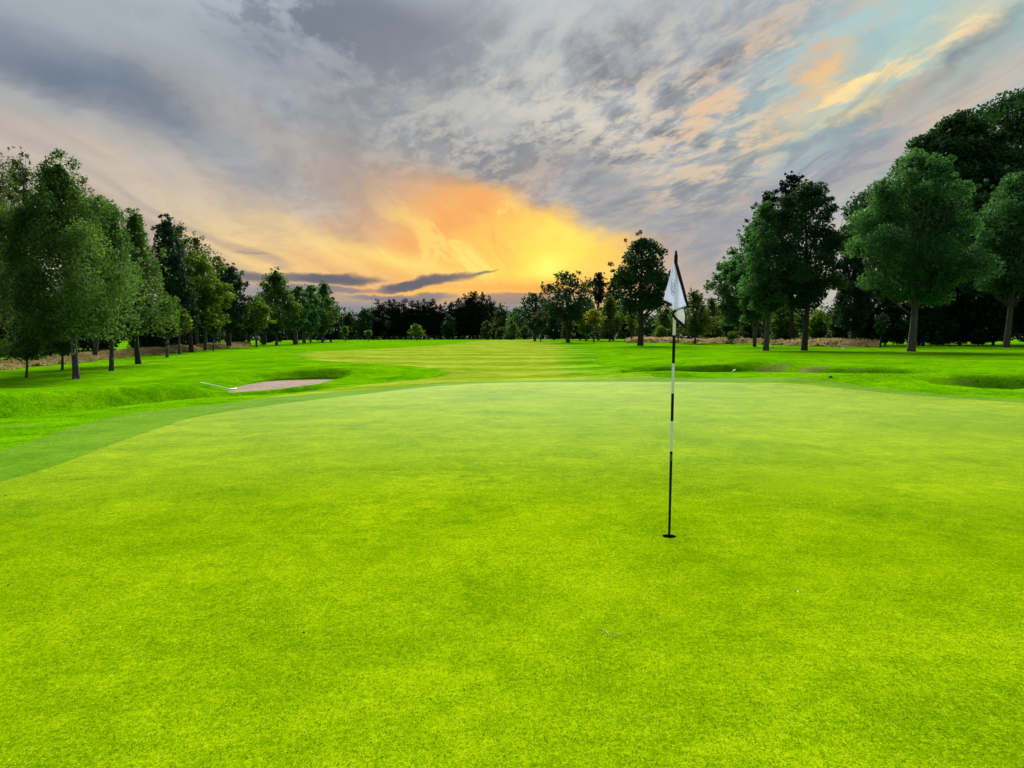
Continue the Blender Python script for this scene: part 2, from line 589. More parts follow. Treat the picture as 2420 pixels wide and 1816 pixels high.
def sand_mat():
    m, T = material("bunker_sand")
    P = geo_pos(T)
    n = T.noise(P, 1.1, 5, 0.65, 1.2)
    r = T.noise(P, 4.5, 5, 0.7, 1.5)
    g = T.noise(P, 120.0, 3, 0.7)
    col = T.ramp(n * 0.4 + r * 0.45 + g * 0.15, [(0.36, (0.085, 0.052, 0.036, 1)), (0.5, (0.165, 0.105, 0.074, 1)), (0.64, (0.25, 0.168, 0.122, 1))])
    finish(T, principled(T, col, 0.9, 0.15, r + g * 0.4 + n, 0.06, 0.8))
    return m


M_SAND = sand_mat()
M_SOIL = plain("soil_edge", (0.030, 0.022, 0.014), 0.9, 0.1)


# ------------------------------------------------------------------ terrain
CTRL = np.array([
    # x, y, z   (the green and the near ground)
    (0, -6, 0), (6, -6, 0), (-5, -5, -.02), (0, 4, 0), (4, 6, 0), (-4, 6, 0), (0, 12, 0), (8, 12, 0), (-4, 12, -.02), (4, 18, 0.0), (9, 19, 0), (0, 20, -.01), (-3, 20, -.05),
    (3, 25.5, 0), (-1, 25, -.03), (10, 4, .02), (14, 12, .05),
    # left: falling away to a shelf
    (-6.5, 9, -.06), (-8, 13, -.12), (-12, 10, -.25), (-15, 18, -.25), (-9, 20, -.2), (-12, 26, -.35), (-20, 32, -.55), (-17, 38, -.52), (-24, 45, -.42), (-30, 58, -.25), (-26, 75, 0.0),
    (-36, 60, -.5), (-45, 62, -.5), (-40, 90, 0.0), (-35, 115, .35), (-60, 110, -.1), (-8.5, 26, -.42), (-6, 29, -.35), (-9, 40, -.30), (-5, 34, -.3), (-12, 50, -.1),
    # middle: down to the approach, then up to the crest
    (2, 32, -.12), (2, 42, -.12), (0, 55, 0.08), (0, 75, .30), (0, 100, .58), (0, 140, .88), (0, 180, 1.08), (-30, 180, .95), (30, 160, .98), (0, 230, 1.08), (-50, 240, .9),
    # right: rising bank
    (13, 17, .05), (14, 24, .25), (10, 29, .15), (10, 38, .30), (16, 34, .36), (22, 45, .42), (20, 62, .45), (32, 62, .47), (38, 55, .5), (45, 80, .6), (25, 80, .52), (12, 60, .28), (10, 85, .52), (28, 110, .75),
    (60, 110, .8), (25, 30, .4), (25, 15, .4), (40, 20, .6), (-40, 20, -.6), (-30, 5, -.5), (20, -10, .3), (-20, -15, -.3)], float)


def _tps(r2):
    return 0.5 * r2 * np.log(r2 + 1e-9)


_n = len(CTRL)
_d2 = ((CTRL[:, None, :2] - CTRL[None, :, :2]) ** 2).sum(-1)
_Km = _tps(_d2) + np.eye(_n) * 2.0
_Pm = np.hstack([np.ones((_n, 1)), CTRL[:, :2]])
_A = np.block([[_Km, _Pm], [_Pm.T, np.zeros((3, 3))]])
_w = np.linalg.solve(_A, np.concatenate([CTRL[:, 2], np.zeros(3)]))


def sstep(x, a, b):
    t = np.clip((x - a) / (b - a), 0, 1)
    return t * t * (3 - 2 * t)


def seg_dist(x, y, pts):
    """distance to a polyline"""
    best = np.full(np.shape(x), 1e9)
    for (x0, y0), (x1, y1) in zip(pts[:-1], pts[1:]):
        dx, dy = x1 - x0, y1 - y0
        t = np.clip(((x - x0) * dx + (y - y0) * dy) / (dx * dx + dy * dy), 0, 1)
        best = np.minimum(best, np.hypot(x - x0 - t * dx, y - y0 - t * dy))
    return best


def poly_dist(x, y, poly):
    """signed distance to a closed polygon, negative inside"""
    poly = [tuple(p) for p in poly]
    d = seg_dist(x, y, poly + poly[:1])
    ins = np.zeros(np.shape(x), bool)
    n = len(poly)
    for i in range(n):
        (x0, y0), (x1, y1) = poly[i], poly[(i + 1) % n]
        c = ((y0 > y) != (y1 > y))
        with np.errstate(divide='ignore', invalid='ignore'):
            c &= x < (x1 - x0) * (y - y0) / ((y1 - y0) if y1 != y0 else 1e-12) + x0
        ins ^= c
    return np.where(ins, -d, d)


def base_height(x, y):
    x = np.asarray(x, float)
    y = np.asarray(y, float)
    r = np.hypot(x, y)
    # beyond the modelled park the land runs on level
    s = np.where(r > 240, 240 / np.maximum(r, 1e-6), 1.0)
    xc, yc = np.clip(x * s, -75, 75), np.clip(y * s, -20, 240)
    out = np.zeros(x.shape)
    xf, yf = xc.ravel(), yc.ravel()
    o = np.zeros(xf.shape)
    for k in range(0, len(xf), 20000):
        a, b = xf[k:k + 20000], yf[k:k + 20000]
        r2 = (a[:, None] - CTRL[None, :, 0]) ** 2 + (b[:, None] - CTRL[None, :, 1]) ** 2
        o[k:k + 20000] = _tps(r2) @ _w[:_n] + _w[_n] + _w[_n + 1] * a + _w[_n + 2] * b
    out = o.reshape(x.shape)
    return np.clip(out, -0.9, 1.15)


HOLLOWS = [  # centre line, half width, depth
    ([(-16, 15.0), (-12.6, 17.6), (-12.0, 21.5), (-10.8, 25.0), (-9.6, 28.0)], 2.2, 0.75),
    ([(6.6, 33.0), (8.5, 32.6), (10.6, 32.6)], 2.0, 0.95),
    ([(11.8, 30.5), (14.3, 28.0)], 1.6, 0.45),
    ([(14.4, 22.3), (19, 21.5)], 1.9, 0.62),
]
MOUNDS = [  # centre line, half width, height
    ([(-14.6, 21.5), (-13.5, 25.5), (-11.9, 29.0)], 1.9, 0.18),
    ([(10.6, 24.6), (13.2, 22.6)], 1.5, 0.20),
    ([(5.0, 29.3), (6.0, 29.5)], 1.5, 0.16),
    ([(-4.6, 33.6), (-3.0, 35.0)], 1.6, 0.22),
    ([(8.0, 37.5), (13.0, 36.5)], 1.8, 0.12),
    ([(-20, 20), (-19, 26)], 2.5, 0.10),
    ([(-13.8, 37.3), (-12.4, 39.4), (-8.6, 40.3)], 1.4, 0.22),
]
SAND = None


def sand_level(y):
    return -0.74 + 0.012 * (y - 30)


def height(x, y):
    x = np.asarray(x, float)
    y = np.asarray(y, float)
    z = base_height(x, y)
    for pts, w, d in HOLLOWS:
        q = seg_dist(x, y, pts) / w
        z = z - d * np.exp(-q ** 8 - q * q * 0.1)
    for pts, w, h in MOUNDS:
        q = seg_dist(x, y, pts) / w
        z = z + h * np.exp(-q * q)
    # gentle swells in the rough
    k = sstep(np.hypot(x - 2, y - 8), 22, 40) * 0.035
    z = z + k * (np.sin(x * 0.31 + 1) * np.cos(y * 0.23) + 0.6 * np.sin(x * 0.11 - y * 0.37))
    if SAND is not None:
        d = poly_dist(x, y, SAND)
        back = sstep((y - 33.0) + 0.25 * (x + 8.5), -2.5, 2.0)      # the far side has the steep face
        w = 3.0 * (1 - back) + 0.75 * back
        f = sstep(d, 0.02, 1.0 * w)
        zs = sand_level(y)
        lip = 0.10 * back * sstep(d, 0.0, 0.06)
        z = np.where(d < 0, zs, np.minimum(z, zs + lip + f * np.maximum(z - zs - lip, 0.0) + 0) * 1.0)
        z = np.where((d >= 0) & (d < 4), zs + lip * (1 - f) + f * (z - zs) if False else z, z)
    return z


def ray(px, py):
    x, zz = (px - CX) / FPX, (CY - py) / FPX
    cp, sp = math.cos(PITCH), math.sin(PITCH)
    return np.array([x, cp + zz * sp, -sp + zz * cp])


def on_plane(px, py, z=0.0):
    d = ray(px, py)
    t = (z - CAM_H) / d[2]
    return (d[0] * t, d[1] * t)


def on_ground(px, py, start=3.0, far=400.0):
    """first ground point met in the direction measured in the photograph"""
    d = ray(px, py)
    t = np.geomspace(start, far, 4000)
    zz = CAM_H + d[2] * t - height(d[0] * t, d[1] * t)
    i = np.argmax(zz < 0)
    if zz[i] >= 0:
        i = len(t) - 1
    return (d[0] * t[i], d[1] * t[i])


def smooth_poly(pts, step=0.5, closed=True):
    """Catmull-Rom through pts, resampled"""
    P = np.asarray(pts, float)
    n = len(P)
    out = []
    rngi = range(n) if closed else range(n - 1)
    for i in rngi:
        p0, p1, p2, p3 = (P[(i + k) % n] if closed else P[min(max(i + k, 0), n - 1)] for k in (-1, 0, 1, 2))
        L = np.linalg.norm(p2 - p1)
        m = max(1, int(L / step))
        # centripetal-like guard: shorten tangents on long spans
        t1 = (p2 - p0); t2 = (p3 - p1)
        t1 = t1 / (np.linalg.norm(t1) + 1e-9) * L
        t2 = t2 / (np.linalg.norm(t2) + 1e-9) * L
        for k in range(m):
            s = k / m
            h00, h10, h01, h11 = 2*s**3-3*s*s+1, s**3-2*s*s+s, -2*s**3+3*s*s, s**3-s*s
            out.append(h00*p1 + h10*t1 + h01*p2 + h11*t2)
    if not closed:
        out.append(P[-1])
    return np.array(out)


SAND = smooth_poly([on_plane(*p, -0.72) for p in [(545, 927), (600, 923.5), (680, 918.5), (760, 912.5), (786, 908)]] +
                   [on_plane(*p, -0.68) for p in [(800, 899), (720, 899.5), (650, 902), (592, 908), (556, 917)]], 0.3)

GREEN = smooth_poly([on_plane(*p) for p in [(0, 1133), (136, 1092), (271, 1040), (362, 1008), (452, 979), (588, 956), (768, 934), (904, 918.5), (1000, 908.5), (1100, 904.5), (1210, 903),
                     (1400, 903), (1600, 905.5), (1760, 909.5), (1853, 912), (2082, 931), (2300, 947), (2420, 956)]] +
                    [(13.6, 12), (14.0, 6), (12, -2), (6, -6), (-2, -6.5), (-5.2, -3), (-6.1, 2)], 0.4)
COLLAR = smooth_poly([on_plane(*p, z) for *p, z in [(0, 1056, -.05), (158, 1008, -.08), (316, 973, -.1), (452, 961, -.12), (588, 945, -.14), (678, 932, -.14), (790, 917.5, -.12), (904, 907, -.05), (1000, 900, -.03),
                     (1100, 897, -.02), (1210, 896, 0), (1400, 896, 0), (1583, 897, 0), (1791, 901, .02), (1916, 907, .03), (2124, 924, .05), (2300, 937, .05), (2420, 943, .05)]] +
                     [(15.2, 12), (15.4, 6), (13.2, -3), (6, -7.4), (-3, -8), (-6.8, -4), (-7.8, 2)], 0.4)
FAIR = smooth_poly([on_ground(*p) for p in [(560, 951), (700, 931), (800, 917), (905, 905), (990, 896.5), (1036, 888), (1046, 878), (1000, 869), (900, 862.5), (800, 857), (720, 849), (682, 838)]] +
                   [(-21.5, 68), (-21, 76), (-17, 84), (-11, 105), (-8, 150), (-2, 200), (10, 200), (8.8, 150), (8.6, 110), (8.2, 85), (7.6, 70), (6.4, 55)] +
                   [on_ground(*p) for p in [(1405, 858), (1440, 868), (1470, 880), (1545, 891), (1590, 897)]] + [(5, 24.5), (2, 24.9), (-2, 22.5), (-6, 17.8)], 0.5)
CUP = on_plane(1581.5, 1268.5)
CUP_R = 0.054

DRY = []   # x, y, rx, ry, strength : worn and dry ground
for px, py, rx, ry, k in [(2190, 840, 3.4, 1.3, 1.0), (2120, 845, 2.5, .8, .6), (1513, 812, 1.6, 1.0, .9), (1500, 833, 4.0, 1.2, .8), (1640, 830, 2.5, .8, .4), (1740, 830, 5.0, .8, .55), (1830, 869, 1.0, .8, .8), (1900, 880, 1.6, 1.0, .8),
                          (1730, 892, .8, .35, .7), (1820, 892, .7, .35, .6), (2265, 905, .9, .4, .5), (2010, 881, 1.0, .5, .5), (1100, 848, 5, .8, .6), (1300, 855, 4, .7, .4), (1840, 832, 3, 1, .5), (1420, 816, 4, 1.5, .6),
                          (262, 879, 1.2, .6, .7), (325, 862, 1.6, .8, .9), (181, 897, 1.0, .5, .8), (200, 905, 3.5, .8, .35), (300, 885, 3.5, 1.2, .45), (61, 894, 0.9, .4, .8), (147, 876, 0.9, .4, .8), (30, 1010, .8, .5, .6), (2379, 820, 2.0, 1.2, .6), (90, 940, 2, .5, .3)]:
    gx, gy = on_ground(px, py)
    DRY.append((gx, gy, rx, ry, k))


def build_ground():
    pts, edges = [], []

    def add_loop(poly):
        n0 = len(pts)
        pts.extend(Vector((p[0], p[1])) for p in poly)
        n = len(poly)
        edges.extend((n0 + i, n0 + (i + 1) % n) for i in range(n))
    ang = np.arange(28) * 2 * np.pi / 28
    cup_loop = np.stack([CUP[0] + CUP_R * np.cos(ang), CUP[1] + CUP_R * np.sin(ang)], -1)
    for poly in (GREEN, COLLAR, FAIR, SAND, cup_loop):
        add_loop(poly)
    # a grey-scale of spacings: fine near, coarse far
    r = 1.2
    k = 0
    while r < 330:
        dr = max(0.25, r * 0.022) if r < 60 else r * 0.035
        na = int(math.radians(96) * r / max(dr * 1.1, 0.25))
        th = np.radians(-48) + (np.arange(na + 1) + 0.5 * (k % 2)) / na * np.radians(96)
        pts.extend(Vector((r * math.sin(a) + random.uniform(-.1, .1) * dr, r * math.cos(a) + random.uniform(-.1, .1) * dr)) for a in th)
        r += dr
        k += 1
    for r in (3, 6, 10, 15, 22, 30, 42, 60, 85, 120, 170, 240, 330):       # beside and behind the camera
        na = 40
        pts.extend(Vector((r * math.sin(a), r * math.cos(a))) for a in np.linspace(math.radians(49.5), math.radians(310.5), na))
    for r in (450, 700, 1100, 1800, 3000):
        pts.extend(Vector((r * math.sin(a), r * math.cos(a))) for a in np.linspace(0, 2 * math.pi, 72, endpoint=False))
    # extra points where the ground folds
    for lines, w in [(h[0], h[1]) for h in HOLLOWS]:
        for (x0, y0), (x1, y1) in zip(lines[:-1], lines[1:]):
            m = int(math.hypot(x1 - x0, y1 - y0) / 0.3) + 1
            for t in np.linspace(0, 1, m):
                for o in np.arange(-1.5, 1.51, 0.12) * w:
                    L = math.hypot(x1 - x0, y1 - y0)
                    pts.append(Vector((x0 + (x1 - x0) * t - (y1 - y0) / L * o + random.uniform(-.05, .05), y0 + (y1 - y0) * t + (x1 - x0) / L * o + random.uniform(-.05, .05))))
    cen = SAND.mean(0)
    for f, s in ((1.012, 1), (1.05, 1), (1.1, 1), (1.16, 1), (1.24, 1), (1.4, 1), (0.93, 1), (0.8, 1), (0.6, 1), (0.4, 1), (0.2, 1)):
        pts.extend(Vector(cen + (p - cen) * f) for p in SAND)
    V, Ed, F, *_ = delaunay_2d_cdt(pts, edges, [], 0, 1e-4)
    xy = np.array([(v[0], v[1]) for v in V])
    F = np.array(F, np.int32)
    a, b, c = xy[F[:, 0]], xy[F[:, 1]], xy[F[:, 2]]
    cr = (b[:, 0] - a[:, 0]) * (c[:, 1] - a[:, 1]) - (b[:, 1] - a[:, 1]) * (c[:, 0] - a[:, 0])
    F[cr < 0] = F[cr < 0][:, ::-1]
    z = height(xy[:, 0], xy[:, 1])
    cx, cy = ((a + b + c) / 3).T
    reg = np.zeros(len(F), int)
    near = (np.abs(cx) < 40) & (cy < 220)
    for code, poly in ((1, FAIR), (2, COLLAR), (3, GREEN), (4, SAND)):
        ins = np.zeros(len(F), bool)
        ins[near] = poly_dist(cx[near], cy[near], poly) < 0
        reg[ins] = code
    reg[np.hypot(cx - CUP[0], cy - CUP[1]) < CUP_R * 0.98] = 9
    dry = np.zeros(len(xy))
    for x0, y0, rx, ry, k in DRY:
        dry = np.maximum(dry, k * np.exp(-(((xy[:, 0] - x0) / rx) ** 2 + ((xy[:, 1] - y0) / ry) ** 2)))
    lush = np.zeros(len(xy))
    for px, py, rx, ry, k in [(1805, 1466, .16, .10, 1.0), (1700, 1560, .3, .2, .5), (1060, 1590, .35, .22, .7), (830, 1270, .6, .4, .6), (420, 1380, .5, .35, .5), (2200, 1160, .9, .6, .6), (1250, 1290, .5, .3, .5), (300, 1600, .3, .25, .6), (1100, 1130, 1.2, .6, .5), (2050, 1640, .3, .2, .5)]:
        x0, y0 = on_plane(px, py)
        lush = np.maximum(lush, k * np.exp(-(((xy[:, 0] - x0) / rx) ** 2 + ((xy[:, 1] - y0) / ry) ** 2)))
    edge = np.ones(len(xy))
    nv = (np.abs(xy[:, 0]) < 40) & (xy[:, 1] < 220) & (xy[:, 1] > 10)
    edge[nv] = np.clip(-poly_dist(xy[nv, 0], xy[nv, 1], FAIR) / (0.35 + 4.5 * sstep(xy[nv, 0], -3, 5)), 0, 1)
    edge[xy[:, 1] < 28] = 1
    xyz = np.column_stack([xy, z])
    for code, name, mat in ((0, 'ground', M_ROUGH), (1, 'fairway', M_FAIR), (2, 'green_fringe', M_FRINGE), (3, 'putting_green', M_GREEN), (4, 'bunker_sand', M_SAND)):
        f = F[reg == code]
        used, inv = np.unique(f, return_inverse=True)
        me = mesh_np(name, xyz[used], inv.reshape(-1, 3), [mat], True, attrs={"dry": dry[used], "lush": lush[used], "edge": edge[used]})
        o = link(name, me)
        o['kind'] = 'structure'
    return len(F)


N_GROUND = build_ground()


def gz(x, y):
    return float(height(np.array([x]), np.array([y]))[0])

# ------------------------------------------------------------------ hole, flagstick
def wood_mat(name, dark, light, scale=(9, 9, 1.6), patch=None, patch_amt=0.0):
    m, T = material(name)
    tc = T.new('ShaderNodeTexCoord')
    mp = T.new('ShaderNodeMapping')
    mp.inputs['Scale'].default_value = scale
    T.links.new(tc.outputs['Object'], mp.inputs[0])
    n = T.noise(mp.outputs[0], 1.6, 5, 0.65, 0.6)
    col = T.ramp(n, [(0.3, (*dark, 1)), (0.7, (*light, 1))])
    if patch is not None:
        mp2 = T.new('ShaderNodeMapping')
        mp2.inputs['Scale'].default_value = (3.0, 3.0, 2.6)
        T.links.new(tc.outputs['Object'], mp2.inputs[0])
        n2 = T.noise(mp2.outputs[0], 1.4, 4, 0.6, 0.5)
        col = T.mix(T.ss(n2, 0.62 - patch_amt * 0.35, 0.70 - patch_amt * 0.3), col, (*patch, 1))
    finish(T, principled(T, col, 0.85, 0.15, n, 0.04, 0.9))
    return m


M_BARK = wood_mat("grey_bark", (0.020, 0.018, 0.015), (0.105, 0.098, 0.085))
M_BARK_D = wood_mat("dark_bark", (0.012, 0.010, 0.008), (0.05, 0.042, 0.034))
M_BIRCH = wood_mat("birch_bark", (0.022, 0.021, 0.020), (0.085, 0.083, 0.078), (5, 5, 7), (0.46, 0.46, 0.45), 0.16)
M_BARK_P = wood_mat("lichen_bark", (0.045, 0.045, 0.040), (0.20, 0.20, 0.185), (7, 7, 4), (0.30, 0.31, 0.29), 0.05)


# ------------------------------------------------------------------ foliage
def leaf_mat(name, dark, light, trans=0.5):
    m, T = material(name)
    g = T.new('ShaderNodeNewGeometry')
    rnd = Val(T, g.outputs['Random Per Island'])
    t = attr(T, "tint")
    f = t * 0.62 + rnd * 0.38
    col = T.ramp(f, [(0.08, (*dark, 1)), (0.92, (*light, 1))])
    d = T.new('ShaderNodeBsdfPrincipled')
    T.put(d.inputs['Base Color'], col)
    d.inputs['Roughness'].default_value = 0.55
    d.inputs['Specular IOR Level'].default_value = 0.12
    tr = T.new('ShaderNodeBsdfTranslucent')
    T.put(tr.inputs['Color'], T.mix(1.0, col, (1.0, 1.0, 0.35, 1), 'MULTIPLY'))
    mx = T.new('ShaderNodeMixShader')
    mx.inputs[0].default_value = trans
    T.links.new(d.outputs[0], mx.inputs[1])
    T.links.new(tr.outputs[0], mx.inputs[2])
    finish(T, mx.outputs[0])
    return m


L_BIRCH = leaf_mat("birch_leaves", (0.016, 0.056, 0.019), (0.096, 0.192, 0.052))
L_BIRCH_L = leaf_mat("pale_birch_leaves", (0.026, 0.064, 0.009), (0.125, 0.205, 0.025))
L_OAK = leaf_mat("oak_leaves", (0.012, 0.050, 0.024), (0.066, 0.186, 0.078))
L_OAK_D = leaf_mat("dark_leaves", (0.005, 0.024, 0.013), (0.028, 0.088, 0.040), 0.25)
L_MAPLE = leaf_mat("sycamore_leaves", (0.006, 0.030, 0.014), (0.042, 0.118, 0.044), 0.3)
L_LIME = leaf_mat("bright_leaves", (0.020, 0.060, 0.004), (0.105, 0.185, 0.010))
L_YELLOW = leaf_mat("yellow_leaves", (0.050, 0.080, 0.004), (0.250, 0.235, 0.012))
L_POPLAR = leaf_mat("poplar_leaves", (0.018, 0.042, 0.014), (0.090, 0.130, 0.045))
L_WILLOW = leaf_mat("willow_leaves", (0.022, 0.050, 0.012), (0.095, 0.145, 0.040))
L_PINE = leaf_mat("pine_needles", (0.003, 0.009, 0.005), (0.013, 0.026, 0.013), 0.1)
L_SPRUCE = leaf_mat("spruce_needles", (0.004, 0.012, 0.006), (0.016, 0.033, 0.013), 0.1)
L_GREY = leaf_mat("grey_green_leaves", (0.016, 0.034, 0.014), (0.062, 0.092, 0.040))
L_RED = leaf_mat("copper_leaves", (0.016, 0.008, 0.008), (0.05, 0.024, 0.02))


def profile(kind, t):
    """crown half-width (0..1) at height fraction t"""
    if kind == 'round':
        return np.sqrt(np.clip(1 - (2 * t - 0.95) ** 2 / 1.06, 0.02, 1)) 
    if kind == 'egg':                          # widest low
        return np.clip(np.sin(np.pi * np.clip(t, 0, 1) ** 0.62) ** 0.75, 0.05, 1)
    if kind == 'tall':                         # upright oval
        return np.clip(np.sin(np.pi * (0.06 + 0.9 * t)) ** 0.6, 0.08, 1)
    if kind == 'cone':
        return np.clip(1.0 - t, 0.0, 1) ** 0.85 + 0.03
    if kind == 'dome':                         # flat below, domed above
        return np.sqrt(np.clip(1 - t ** 2.2, 0.01, 1)) * np.clip(0.72 + t * 1.2, 0, 1)
    if kind == 'column':
        return np.clip(np.sin(np.pi * (0.12 + 0.84 * t)) ** 0.4, 0.1, 1)
    if kind == 'pinetop':
        return np.clip(0.55 + 0.45 * np.sin(np.pi * t), 0.2, 1)
    return np.ones_like(t)


SPEC = {   # profile, leaf material, bark, clump size, droop, flatness, sprigs, fullness
    'birch':  dict(p='egg', L=L_BIRCH, B=M_BIRCH, cs=0.26, droop=0.9, flat=0.9, spr=0.35, full=1.0),
    'pbirch': dict(p='egg', L=L_BIRCH_L, B=M_BIRCH, cs=0.28, droop=0.6, flat=0.9, spr=0.3, full=0.9),
    'oak':    dict(p='round', L=L_OAK, B=M_BARK, cs=0.25, droop=0.0, flat=0.7, spr=0.25, full=1.15),
    'doak':   dict(p='round', L=L_OAK_D, B=M_BARK_D, cs=0.25, droop=0.0, flat=0.7, spr=0.25, full=1.25),
    'maple':  dict(p='dome', L=L_MAPLE, B=M_BARK_D, cs=0.20, droop=0.1, flat=0.5, spr=0.0, full=1.9),
    'lime':   dict(p='round', L=L_LIME, B=M_BARK, cs=0.28, droop=0.1, flat=0.7, spr=0.3, full=1.0),
    'fan':    dict(p='dome', L=L_LIME, B=M_BARK, cs=0.22, droop=0.2, flat=0.5, spr=0.3, full=0.9),
    'yellow': dict(p='dome', L=L_YELLOW, B=M_BARK, cs=0.26, droop=0.1, flat=0.6, spr=0.4, full=0.8),
    'poplar': dict(p='tall', L=L_POPLAR, B=M_BARK, cs=0.26, droop=0.0, flat=1.3, spr=0.5, full=0.62),
    'willow': dict(p='egg', L=L_WILLOW, B=M_BARK, cs=0.28, droop=0.7, flat=1.1, spr=0.4, full=0.85),
    'twiggy': dict(p='tall', L=L_OAK_D, B=M_BARK_D, cs=0.20, droop=0.0, flat=0.8, spr=0.7, full=0.72),
    'pine':   dict(p='pinetop', L=L_PINE, B=M_BARK_D, cs=0.30, droop=0.0, flat=0.75, spr=0.15, full=1.2),
    'bush':   dict(p='round', L=L_GREY, B=M_BARK, cs=0.30, droop=0.0, flat=0.8, spr=0.25, full=1.1),
    'gbush':  dict(p='round', L=L_LIME, B=M_BARK, cs=0.30, droop=0.0, flat=0.8, spr=0.25, full=1.1),
    'dbush':  dict(p='round', L=L_OAK_D, B=M_BARK_D, cs=0.30, droop=0.0, flat=0.8, spr=0.25, full=1.2),
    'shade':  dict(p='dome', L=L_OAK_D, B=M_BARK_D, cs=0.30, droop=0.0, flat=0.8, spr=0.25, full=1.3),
    'red':    dict(p='round', L=L_RED, B=M_BARK, cs=0.28, droop=0.0, flat=0.8, spr=0.2, full=1.0),
    'spruce': dict(p='cone', L=L_SPRUCE, B=M_BARK_D, cs=0.2, droop=0.3, flat=0.4, spr=0.0, full=1.2),
    'fpine':  dict(p='cone', L=L_PINE, B=M_BARK_D, cs=0.2, droop=0.1, flat=0.6, spr=0.0, full=2.2),
}


def leaves(R, c, size, up_bias=0.5, w=0.55):
    """rhombic leaf faces at points c (n,3)"""
    n = len(c)
    nr = R.normal(size=(n, 3))
    nr[:, 2] = np.abs(nr[:, 2]) * 0.8 + up_bias
    nr /= np.linalg.norm(nr, axis=1)[:, None]
    a = np.cross(nr, R.normal(size=(n, 3)))
    a /= np.linalg.norm(a, axis=1)[:, None] + 1e-9
    b = np.cross(nr, a)
    L = (size * R.uniform(0.6, 1.35, n))[:, None]
    fold = nr * L * 0.12
    v = np.stack([c - a * L * 0.5, c + b * L * w * 0.5 + fold, c + a * L * 0.5, c - b * L * w * 0.5 + fold], 1).reshape(-1, 3)
    q = np.arange(4 * n).reshape(-1, 4)
    return v, q


